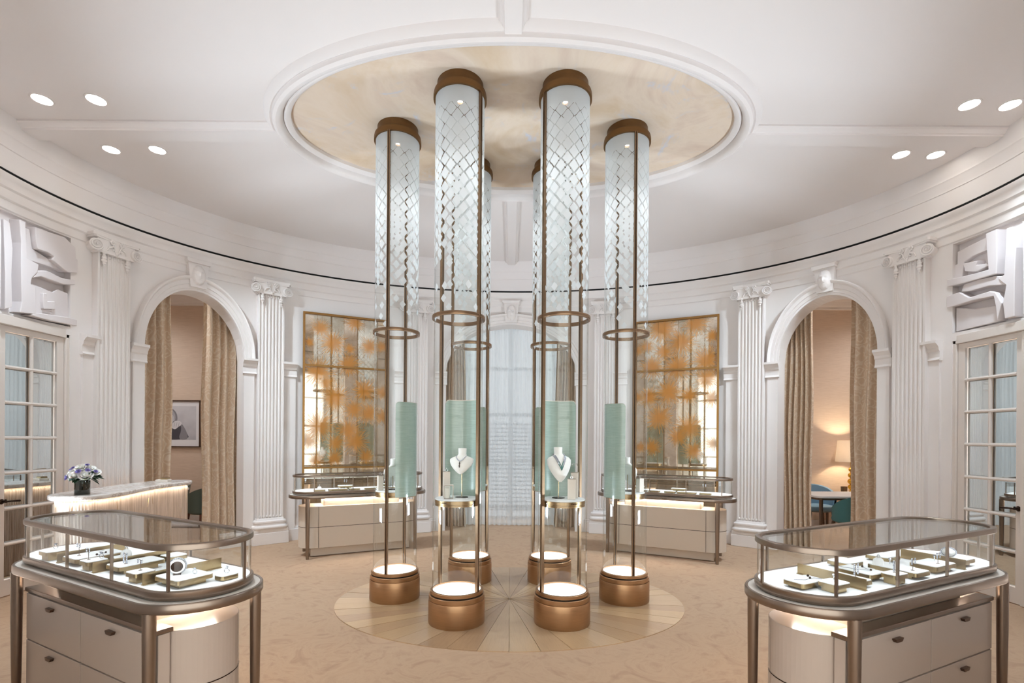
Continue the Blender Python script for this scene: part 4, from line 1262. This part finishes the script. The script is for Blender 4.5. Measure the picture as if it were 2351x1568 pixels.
def earrings(case, x, y, z, label, h=.055, drops=3):
    e = thing('earring_stand', place(case, x, y, z), CASE[case].rotation_euler[2], label, 'earrings', 'earrings on little stands in the show cases')
    mb = MB(); mb.tube([(0, 0, 0), (0, 0, h)], .0014, 6); mb.tube([(-.016, 0, h), (.016, 0, h)], .0016, 6); mb.lathe([(0, 0), (.008, 0), (.008, .002), (0, .002)], 12)
    mb.obj('stand', 'case_metal', e, True)
    for sx_ in (-1, 1):
        mb = MB(); zz = h
        for q in range(drops):
            mb.ball((sx_ * .015, -.003, zz), (.0052 - .0008 * (q % 2), .004, .0062), 8, 5); zz -= .0105
        mb.obj('earring', 'diamond', e, True)
    return e
top = .047
earrings('front left', -.225, -.15, DK + .042, 'diamond stud earrings on a tall stand beside the second mullion of the front left case', .06, 2)
earrings('front left', -.03, -.185, DK + .0495, 'diamond earrings on a stand over the middle tray of the front left case', .055, 2)
earrings('front left', .20, -.12, DK + .042, 'long diamond drop earrings on a stand in the front left case', .052, 5)
earrings('front left', .435, -.165, DK + .0495, 'flower diamond earrings on a stand left of the bracelet cushion', .05, 2)
earrings('front right', -.455, -.12, DK + .0365, 'long black and diamond drop earrings on a stand in the front right case', .06, 5)
earrings('front right', -.235, -.18, DK + .0495, 'diamond drop earrings left of the third mullion of the front right case', .055, 5)
earrings('front right', -.05, -.17, DK + .0365, 'diamond hoop earrings between the mullions of the front right case', .058, 3)
earrings('front right', .22, -.16, DK + .0415, 'small diamond earrings beside the white bracelet stand in the front right case', .055, 3)
earrings('back left', -.2, -.0, DK + .0515, 'earrings on a stand left of the middle of the back left case', .08, 4)
earrings('back left', .34, .0, DK + .0565, 'long earrings on a stand right of the middle of the back left case', .075, 5)
earrings('back right', -.34, .0, DK + .0565, 'earrings on a stand by the window end of the back right case', .075, 4)
earrings('back right', .52, -.0, DK, 'earrings on a stand by the arch end of the back right case', .12, 4)

def ring_item(case, x, y, z, label, s_=1.):
    e = thing('diamond_ring', place(case, x, y, z), CASE[case].rotation_euler[2] + .5, label, 'ring', 'rings lying in the show cases')
    mb = MB(); ring_mesh(mb, (0, 0, .011 * s_), .009 * s_, .002); mb.obj('band', 'silver', e, True)
    mb = MB(); mb.lathe([(0, .019), (.0062, .0245), (.0045, .028), (0, .029)], 8); o = mb.obj('stone', 'diamond', e); o.scale = (s_, s_, s_)
ring_item('front left', -.465, -.165, DK + .0495, 'diamond ring on the tray at the door end of the front left case', 1.3)
ring_item('front left', .01, -.145, DK + .0495, 'diamond ring on the small middle tray of the front left case', 1.3)
ring_item('front left', .765, .055, DK + .0255, 'diamond ring on the last tray of the front left case', 1.3)
ring_item('front left', .70, -.06, DK + .0415, 'diamond ring on the tray beside the bracelet cushion', 1.1)
ring_item('front right', -.66, -.14, DK + .0435, 'dark stone ring on the front tray of the front right case', 1.3)
ring_item('front right', .275, -.12, DK + .0415, 'diamond ring beside the small earrings in the front right case', 1.2)
ring_item('front right', -.02, -.05, DK + .0365, 'diamond ring behind the hoop earrings in the front right case', 1.2)

def necklace_flat(case, pts, z, label):
    e = thing('fine_necklace', place(case, *pts[0], z), CASE[case].rotation_euler[2], label, 'necklace', 'fine necklaces lying on trays')
    loc_ = [(x - pts[0][0], y - pts[0][1], .0015) for x, y in pts]
    mb = MB(); mb.tube(loc_, .0012, 5); mb.obj('chain', 'diamond', e)
    mb = MB(); mb.ball((loc_[len(loc_) // 2][0], loc_[len(loc_) // 2][1], .005), .0055, 8, 5); mb.ball((loc_[-1][0], loc_[-1][1], .005), .006, 8, 5); mb.obj('pendant', 'darkmetal', e, True)
necklace_flat('front right', [(-.77, -.02), (-.72, -.045), (-.68, -.04), (-.635, -.07), (-.65, -.01)], DK + .0335, 'fine necklace with a dark pendant on the tray nearest the columns')
necklace_flat('front right', [(-.33, .03), (-.31, -.04), (-.27, -.09), (-.235, -.03)], DK + .0395, 'fine necklace lying across the long tray of the front right case')
necklace_flat('front left', [(-.26, -.02), (-.22, -.06), (-.17, -.05), (-.15, -.1)], DK + .0415, 'fine necklace lying on the long tray near the door in the front left case')

# bracelet cushion (round white roll with a dark end and a chain over it)
e = thing('bracelet_cushion', place('front left', .63, -.10, DK + .0415), R(28), 'round white bracelet cushion with a dark end and chain in the front left case', 'cushion')
T = Matrix.Translation((0, 0, .042)) @ Matrix.Rotation(PI / 2, 4, 'X')
MB().lathe([(0, -.03), (.029, -.03), (.033, -.026), (.033, .026), (.029, .03), (0, .03)], 32, T=T).obj('roll', 'pad', e, True)
MB().lathe([(0, .0305), (.024, .0305), (.026, .029)], 32, T=T).obj('dark_end', 'darkmetal', e, True)
mb = MB()
for i in range(26): a = 2 * PI * i / 26; mb.ball((.0365 * math.cos(a), .0365 * math.sin(a), .012), .0042, 7, 5, T=T)
mb.obj('bracelet', 'diamond', e, True)
MB().box((0, 0, .006), (.03, .04, .012)).obj('support', 'darkmetal', e)
e = thing('bracelet_cushion', place('front right', .50, -.09, DK + .0415), CASE['front right'].rotation_euler[2] + .4, 'low white oval bracelet stand at the door end of the front right case', 'cushion')
MB().ball((0, 0, .022), (.055, .03, .022), 20, 10).obj('roll', 'pad', e, True)
mb = MB()
for i in range(30): a = 2 * PI * i / 30; mb.ball((.006, .033 * math.cos(a), .022 + .025 * math.sin(a)), .004, 7, 5)
mb.obj('bracelet', 'diamond', e, True)
for q, (cs, x, y, z, lb) in enumerate((('front right', -.07, -.02, DK + .0365, 'white ring dome in the middle of the front right case'), ('front left', -.06, 0, DK + .0295, 'white ring dome behind the middle trays of the front left case'), ('back left', -.55, -.15, DK + .0255, 'white round ring dome at the arch end of the back left case'))):
    e = thing('ring_dome', place(cs, x, y, z), 0, lb, 'ring holder', 'white ring domes in the show cases')
    MB().lathe([(.026, 0), (.026, .012), (.022, .026), (.012, .034), (0, .036)], 24).obj('dome', 'pad', e, True)
    mb = MB(); ring_mesh(mb, (0, 0, .04), .008); mb.obj('ring', 'silver', e, True)
for cs, x, y, lb in (('back left', -.32, -.15, 'open necklace card on the back left case'), ('back left', .32, -.14, 'second necklace card on the back left case'), ('back right', -.3, -.14, 'necklace card on the back right case')):
    necklace_flat(cs, [(x - .08, y), (x - .03, y - .03), (x, y - .035), (x + .03, y - .03), (x + .08, y)], DK + .0255, 'fine necklace spread on a %s tray of the %s case' % ('large left' if x < 0 else 'large right', cs))

# ------------------------------------------------------------------ reception desk and bouquet
top_poly = smoothpoly([(-4.16, -.40), (-3.95, -.50), (-3.74, -.42), (-3.70, -.12), (-3.79, .25), (-3.87, .6), (-3.86, .95), (-3.83, 1.16), (-3.93, 1.32), (-4.12, 1.33), (-4.28, 1.2), (-4.33, .9), (-4.30, .5), (-4.24, .15), (-4.24, -.18)], 3)
desk = thing('reception_desk', (-4.05, .4, 0), 0, 'curved reception desk with marble top and pale slatted front left of the columns', 'desk')
tp = [(x + 4.05, y - .4) for x, y in top_poly]
if area2(tp) < 0: tp = tp[::-1]
MB().prism(tp, .975, 1.02).obj('marble_top', 'marble', desk, bevel=.012)
bp = inset(tp, -.055)
# corrugated slatted body
dense = []
for i in range(len(bp)):
    a, b = Vector(bp[i]), Vector(bp[(i + 1) % len(bp)]); k_ = max(1, int((b - a).length / .006))
    dense += [tuple(a + (b - a) * q / k_) for q in range(k_)]
dn = [((b[1] - a[1]), -(b[0] - a[0])) for a, b in zip(dense[-1:] + dense[:-1], dense[1:] + dense[:1])]
wob = random.Random(3)
body = []
for (x, y), (nx, ny) in zip(dense, dn):
    l_ = math.hypot(nx, ny) or 1; o_ = .006 * abs(math.sin(len(body) * .9)) + wob.uniform(0, .003); body.append((x + nx / l_ * o_, y + ny / l_ * o_))
MB().prism(body, .03, .955).obj('slatted_body', 'slat', desk)
MB().prism(inset(tp, -.045), .0, .03).obj('kick_plinth', 'case_metal', desk)
pth = inset(tp, -.035); nn = [(0, 0)] * len(pth)
MB().prism(inset(tp, -.075), .955, .975).obj('top_support', 'slat', desk)
mb = MB(); mb.grid([[(x, y, .974) for x, y in (p, q)] for p, q in zip(inset(tp, -.025), inset(tp, -.04))], True); mb.obj('under_led', emat('desk_led', 'fff0da', 14.), desk)
mb = MB(); rp = random.Random(5)
for _ in range(46):
    i = rp.randrange(len(dense)); (x, y), (nx, ny) = dense[i], dn[i]; l_ = math.hypot(nx, ny) or 1
    x += nx / l_ * .0105; y += ny / l_ * .0105; z = rp.uniform(.6, .93); h = rp.choice((.004, .004, .05, .09)); sl = rp.uniform(-.2, .2) * h
    mb.tube([(x, y, z), (x + sl * ny / l_, y - sl * nx / l_, z - h)], .0016, 5)
mb.obj('inlay_pins', 'needle', desk)
# small items on the desk
e = thing('desk_tray', (-4.08, 1.02, 1.021), .2, 'small stack of wooden boxes on the far end of the reception desk', 'box')
MB().box((0, 0, .013), (.13, .10, .026)).obj('lower_box', 'block', e, bevel=.002); MB().box((.01, .02, .036), (.07, .07, .02)).obj('upper_box', 'brass', e, bevel=.002)

vz = thing('flower_vase', (-3.90, -.30, 1.0206), 0, 'black cylinder vase of white roses and violet flowers on the desk', 'bouquet')
MB().lathe([(0, 0), (.056, 0), (.058, .004), (.058, .125), (.053, .125), (.053, .01), (0, .01)], 32).obj('vase', 'vase', vz, True)
def rose(c, r, m, name, seed):
    """layered petals around an axis that leans out of the bunch"""
    rr = random.Random(seed); mb = MB()
    ax = Vector((c[0] * 5, c[1] * 5 - .35, .55 + (c[2] - .17) * 5)).normalized()
    T = Matrix.Translation(c) @ ax.to_track_quat('Z', 'Y').to_matrix().to_4x4()
    mb.ball((0, 0, -.1 * r), r * .5, 9, 6, T)
    for k_, (cnt, rad, hgt, curl) in enumerate(((3, .22, .62, -.05), (4, .42, .58, .05), (5, .64, .48, .18), (6, .88, .30, .34))):
        for i in range(cnt):
            a = 2 * PI * i / cnt + k_ * .7 + rr.uniform(-.25, .25); sp = 1.25 * PI / cnt * 1.25
            hh = hgt * rr.uniform(.88, 1.1); G = []
            for u in range(7):
                uu = u / 6 * 2 - 1; row = []
                for v_ in range(6):
                    vv = v_ / 5
                    q = r * (rad * (.45 + .62 * vv) + curl * vv ** 3 + .05 * math.sin(3 * uu + seed) * vv)
                    z = r * (-.55 + (.55 + hh) * vv - .22 * (abs(uu) ** 2.2) * vv - curl * .45 * vv ** 4)
                    row.append((q * math.cos(a + uu * sp), q * math.sin(a + uu * sp), z))
                G.append(row)
            mb.grid(G, False, T)
    return mb.obj(name, m, vz, True)
for i, (x, y, z, r_) in enumerate(((-.015, -.06, .175, .048), (-.075, -.03, .19, .044), (.07, -.045, .18, .046), (.03, .03, .235, .044), (-.045, .03, .225, .042), (.095, .02, .205, .040), (.01, -.03, .245, .042), (-.10, .02, .175, .038), (.055, .0, .225, .040))):
    rose((x, y, z), r_, 'petal', 'rose', i)
for i, (x, y, z, r_) in enumerate(((.035, -.085, .215, .024), (-.085, -.065, .155, .028), (-.12, -.03, .17, .024), (.06, -.02, .27, .018), (.10, -.06, .225, .020), (-.04, -.055, .245, .018), (.13, -.01, .21, .018), (-.11, .0, .225, .018))):
    rose((x, y, z), r_ * .75, 'purple', 'violet_flower', 40 + i)
rl = random.Random(11)
for i in range(26):
    a = rl.uniform(0, 2 * PI); el_ = rl.uniform(-.55, .75); L_ = rl.uniform(.06, .11); wd = L_ * .30
    b0 = Vector((.05 * math.cos(a), .05 * math.sin(a), .14 + .03 * rl.random())); d = Vector((math.cos(a) * math.cos(el_), math.sin(a) * math.cos(el_), math.sin(el_))); s_ = Vector((-math.sin(a), math.cos(a), 0))
    V = [b0, b0 + d * L_ * .35 + s_ * wd, b0 + d * L_ * .4 + Vector((0, 0, -.006)), b0 + d * L_ * .35 - s_ * wd, b0 + d * L_ * .75 + s_ * wd * .7, b0 + d * L_ * .75 - s_ * wd * .7, b0 + d * L_ * 1.05 + Vector((0, 0, -.02))]
    MB().add(V, [(0, 1, 2), (0, 2, 3), (1, 4, 2), (2, 5, 3), (4, 6, 2), (2, 6, 5)]).obj('leaf', 'leaf', vz)

# ------------------------------------------------------------------ furniture in the side rooms
def chair(loc, rz, m, label, group, legs='walnut'):
    """shell chair, back towards local -y"""
    e = thing('shell_chair', loc, rz, label, 'chair', group)
    # wrap-around shell
    G = []; n = 26
    for i in range(n + 1):
        a = R(-205 + 230 * i / n)       # sweep around the back (-90 is the rear)
        u = abs((i / n) - .5) * 2
        ht = .80 - .22 * u ** 2.2
        row = []
        for j in range(9):
            h = j / 8; z = .40 + (ht - .40) * h
            k_ = 1 + .10 * h
            row.append((.27 * k_ * math.cos(a), .27 * k_ * math.sin(a) - .03 * h, z))
        for j in range(8, -1, -1):
            h = j / 8; z = .42 + (ht - .012 - .42) * h; k_ = 1 + .10 * h - .11
            row.append((.27 * k_ * math.cos(a), .27 * k_ * math.sin(a) - .03 * h, z))
        G.append(row)
    MB().grid(G).obj('backrest', m, e, True)
    MB().lathe([(0, .36), (.2, .36), (.262, .39), (.27, .42), (.255, .455), (.2, .47), (0, .475)], 32).obj('seat', m, e, True)
    for sx_, sy_ in ((-1, -1), (1, -1), (1, 1), (-1, 1)):
        MB().tube([(sx_ * .17, sy_ * .17, .37), (sx_ * .21, sy_ * .21, 0)], [.022, .013], 10).obj('leg', legs, e, True)
    return e

def table(loc, L, W, h, label, rz=0):
    e = thing('consulting_table', loc, rz, label, 'table')
    MB().prism(rrect(L / 2, W / 2, .08, 6)[0], h - .03, h).obj('table_top', 'tabletop', e, bevel=.004)
    MB().prism(rrect(L / 2 - .01, W / 2 - .01, .07, 6)[0], h - .06, h - .03).obj('apron', 'leg_metal', e)
    for sx_, sy_ in ((-1, -1), (1, -1), (1, 1), (-1, 1)):
        MB().tube([(sx_ * (L / 2 - .10), sy_ * (W / 2 - .10), h - .04), (sx_ * (L / 2 - .10), sy_ * (W / 2 - .10), 0)], [.028, .02], 12).obj('leg', 'leg_metal', e, True)
    return e
GC = 'shell chairs in the rooms behind the arches'
table((5.25, 3.0, 0), 1.25, .75, .725, 'white-topped consulting table seen through the right arch')
chair((4.99, 2.40, 0), R(8), 'teal', 'dark teal shell chair in front of the table behind the right arch', GC, 'leg_metal')
chair((5.25, 3.68, 0), R(172), 'blue', 'pale blue shell chair behind the table in the right arch', GC, 'leg_metal')
table((-5.56, 2.85, 0), .9, .6, .74, 'small table behind the end of the reception desk')
chair((-4.75, 2.95, 0), R(60), 'olive', 'dark green shell chair with brown legs beside the drape in the left arch', GC)
chair((-5.75, 3.55, 0), R(170), 'olive', 'dark green shell chair behind the small table in the left arch', GC)
# lamp on a side table
st = thing('side_table', (5.95, 3.86, 0), 0, 'low side table carrying the gold lamp behind the right arch', 'side table')
MB().box((0, 0, .64), (.62, .46, .03)).obj('table_top', 'tabletop', st, bevel=.003)
for sx_, sy_ in ((-1, -1), (1, -1), (1, 1), (-1, 1)): MB().box((sx_ * .28, sy_ * .2, .3125), (.03, .03, .625)).obj('leg', 'leg_metal', st)
lp = thing('table_lamp', (5.95, 3.86, .6556), 0, 'gold table lamp of stacked spheres with a lit white shade', 'lamp')
mb = MB(); mb.lathe([(0, 0), (.07, 0), (.07, .012), (.02, .02), (.016, .06), (0, .06)], 24); z = .10
for r_ in (.045, .05, .045, .036): 
    mb.ball((0, 0, z), r_, 20, 12); z += r_ * 1.9 + .012
mb.tube([(0, 0, .02), (0, 0, .62)], .012, 10); mb.obj('lamp_base', 'gold', lp, True)
mb = MB(); mb.lathe([(.235, .54), (.20, .915), (.198, .915), (.233, .54)], 40); mb.obj('lamp_shade', 'shade', lp, True)
mb = MB(); mb.ball((0, 0, .72), .035, 12, 8); mb.obj('bulb', emat('lamp_bulb', 'ffdca8', 20.), lp, True)
lamp('table_lamp_light', 'POINT', (5.95, 3.86, 1.39), 20, (1, .80, .56), .05)
e = thing('pen_cup', (5.74, 3.72, .6556), 0, 'small brown ribbed cup beside the gold lamp', 'cup')
MB().lathe([(0, 0), (.045, 0), (.05, .12), (.045, .12), (.04, .01), (0, .01)], 12).obj('cup', 'bronze_dark', e)

# framed photograph on the left room wall
pf = thing('framed_photograph', (-6.20, 4.195, 1.787), 0, 'framed black and white photograph of a person in a dark coat behind the left arch', 'picture')
Lp, Hp = 1.18, .85
for x in (-Lp / 2 + .01, Lp / 2 - .01): MB().box((x, -.02, 0), (.02, .035, Hp)).obj('frame_stile', 'frame_dark', pf)
for z in (-Hp / 2 + .01, Hp / 2 - .01): MB().box((0, -.02, z), (Lp - .04, .035, .02)).obj('frame_rail', 'frame_dark', pf)
MB().box((0, -.012, 0), (Lp - .03, .012, Hp - .03)).obj('mount', 'mount', pf)
m = NT('photo_backdrop'); v = m.coord(); P = m.sep(v)
g = m.math('MULTIPLY_ADD', m.noise(v, 2.5, 3, .5), .5, m.math('MULTIPLY', P[2], .35))
m.base(m.ramp(g, [(.05, 'a8a7b0'), (.35, 'd6d5da')])); M['photo'] = m.m
MB().box((0, -.0190, .015), (Lp - .17, .002, Hp - .24)).obj('photo_print', 'photo', pf)
TF = Matrix.Rotation(PI / 2, 4, 'X')
def pic(poly, m_, d): 
    mb = MB(); p_ = smoothpoly(poly, 3); p_ = p_ if area2(p_) > 0 else p_[::-1]
    mb.prism(p_, .0195 + d, .0202 + d, TF); mb.obj('print_tone', m_, pf)
M['print_black'] = mat('photo_black_grey', '2c2b31', .6); M['print_pale'] = mat('photo_silver_grey', 'b4b2b9', .6)
pic([(-.42, -.29), (.40, -.29), (.34, -.16), (.22, .03), (.13, .07), (.05, .0), (-.03, -.10), (-.24, -.12), (-.38, -.2)], 'print_dark', 0)
pic([(-.2, -.29), (.02, -.29), (.0, -.17), (-.05, -.1), (-.15, -.12)], 'print_black', .0004)
pic([(.18, -.29), (.25, -.1), (.21, .02), (.27, -.02), (.345, -.16), (.37, -.29)], 'print_mid', .0004)
pic([(-.19, -.16), (-.25, .08), (-.2, .22), (-.08, .30), (.06, .29), (.15, .21), (.175, .10), (.15, -.01), (.11, -.04), (.12, .08), (.09, .17), (-.02, .22), (-.12, .18), (-.16, .05)], 'print_mid', .0004)
pic([(-.12, .27), (.02, .28), (.11, .22), (.14, .12), (.12, .03), (.10, .15), (.03, .23)], 'print_pale', .0008)
pic([(-.15, -.06), (-.15, .10), (-.09, .18), (.0, .2), (.07, .16), (.095, .06), (.07, -.05), (.01, -.11), (-.08, -.12)], 'print_skin', .0008)
pic([(.05, -.02), (.075, .06), (.085, .02), (.06, -.06)], 'print_pale', .0012)
pic([(.015, .055), (.045, .065), (.075, .055), (.045, .042)], 'print_black', .0012)
pic([(.005, .08), (.045, .093), (.085, .08), (.045, .084)], 'print_mid', .0012)
pic([(-.09, .055), (-.06, .066), (-.03, .055), (-.06, .043)], 'print_black', .0012)
pic([(-.10, .08), (-.06, .094), (-.02, .08), (-.06, .085)], 'print_mid', .0012)
pic([(-.012, .04), (.0, .0), (-.03, -.012), (-.02, .0)], 'print_pale', .0012)
pic([(-.055, -.045), (-.015, -.036), (.03, -.045), (-.012, -.062)], 'print_dark', .0012)
pic([(.05, -.07), (.09, .03), (.15, .06), (.24, .04), (.25, -.02), (.18, -.06), (.13, -.11)], 'print_skin', .0008)
for q_ in range(3): pic([(.10 + q_ * .04, -.06), (.12 + q_ * .04, .03), (.127 + q_ * .04, .03), (.112 + q_ * .04, -.06)], 'print_pale', .0012)

# ------------------------------------------------------------------ ceiling downlights
names = {(-4.17, -.43): 'outer near', (-3.69, -.43): 'inner near', (-4.17, .335): 'outer far', (-3.69, .335): 'inner far', (4.03, -.445): 'inner near', (4.39, -.445): 'outer near', (4.03, .325): 'inner far', (4.39, .325): 'outer far'}
d0 = None
for (x, y), wd in names.items():
    e = thing('downlight', (x, y, CZ), 0, '%s recessed ceiling downlight on the %s' % (wd, 'left' if x < 0 else 'right'), 'downlight', 'recessed ceiling downlights')
    if d0 is None:
        MB().lathe([(.088, .0005), (.086, -.004), (.074, -.005), (.070, .0), (.066, -.001)], 32).obj('trim_ring', 'ceiling', e, True)
        MB().lathe([(0, -.0015), (.070, -.0015)], 32).obj('lens', 'bulb', e)
        d0 = e
    else:
        for ch in list(d0.children): c = ch.copy(); col.objects.link(c); c.parent = e
    tgt = Vector((math.copysign(2.3, x), 3.2, 1.6)) if y > 0 and 'outer' in wd else Vector((math.copysign(2.0, x), 1.5, .3)) if y > 0 else Vector((math.copysign(2.3, x), -1.9, .9)) if 'inner' in wd else Vector((x * 1.08, y + .3, 1.5))
    aim = (tgt - Vector((x, y, CZ))).to_track_quat('-Z', 'Y').to_euler()
    lamp('downlight_lamp', 'SPOT', (x * .985, y, CZ - .03), CEIL_W * (2.3 if y > 0 else .7 if 'inner' in wd else 1.0), LAMP_C, .06, aim, 62 if (y > 0 and 'outer' in wd) else 84, 1.0)
# the same fittings over the nearer and farther bays, outside the picture
for x, y in ((-3.0, -1.6), (3.0, -1.6)):
    lamp('downlight_lamp', 'SPOT', (x, y, CZ - .03), CEIL_W * .35, LAMP_C, .08, (0, 0, 0), 125, 1.0)
for sx in (-1, 1):
    for x, y in ((5.2, 1.7), (6.6, 3.0)): lamp('room_lamp', 'SPOT', (sx * x, y, 4.1), 48, (.93, .97, 1), .12, (0, 0, 0), 150, .9)

# uplighters added to brighten the ceiling, at the front wall outside the picture
for t, wd in ((200, 'outer left'), (208, 'inner left'), (332, 'inner right'), (340, 'outer right')):
    p = EP(t, .22); loc, rz = frame(t)
    e = thing('fill_uplighter', (p.x, p.y, 0), rz, 'added bronze drum fill uplighter, %s of the front wall' % wd, 'added fill lamp', 'added fill uplighters at the front wall')
    MB().lathe([(0, 0), (.15, 0), (.155, .02), (.14, .24), (.145, .25), (.13, .25), (.12, .18), (0, .18)], 32).obj('drum', 'bronze_dark', e, True)
    MB().lathe([(0, .19), (.118, .19)], 24).obj('lens', 'bulb', e)
    aim = (Vector((-.15 * p.x, .9, 4.5)) - Vector((p.x, p.y, .3))).to_track_quat('-Z', 'Y').to_euler()
    lamp('fill_uplighter_lamp', 'SPOT', (p.x, p.y, .32), UP_W, LAMP_C, .13, aim, 86, 1.0)

# small engraved lettering on the shelf rims and the back show-case rims
def lettering(parent, r, phi, z, size, flat=None):
    cu = bpy.data.curves.new('engraving', 'FONT'); cu.body = 'Cartier'; cu.size = size; cu.align_x = 'CENTER'; cu.align_y = 'CENTER'; cu.extrude = .0006; cu.shear = .25
    tmp = bpy.data.objects.new('engraving_curve', cu); col.objects.link(tmp)
    me = bpy.data.meshes.new_from_object(tmp.evaluated_get(bpy.context.evaluated_depsgraph_get()))
    bpy.data.objects.remove(tmp); me.materials.clear(); me.materials.append(M['darkmetal'])
    o = bpy.data.objects.new('engraving', me); col.objects.link(o); o.parent = parent
    if flat is None:
        o.location = (r * math.cos(R(phi)), r * math.sin(R(phi)), z); o.rotation_euler = (PI / 2, 0, R(phi) + PI / 2)
    else:
        o.location = flat; o.rotation_euler = (PI / 2, 0, 0)
colobjs = [o for o in col.objects if o.name.startswith('display_column')]
colobjs.sort(key=lambda o: (o.location.y, o.location.x))
lettering(colobjs[0], .1915, -121, 1.019, .022); lettering(colobjs[1], .1915, -66, 1.019, .022)
for k_ in ('back left', 'back right'): lettering(CASE[k_], 0, 0, 0, .026, (.05, -(HW + GROW + .003), .789))
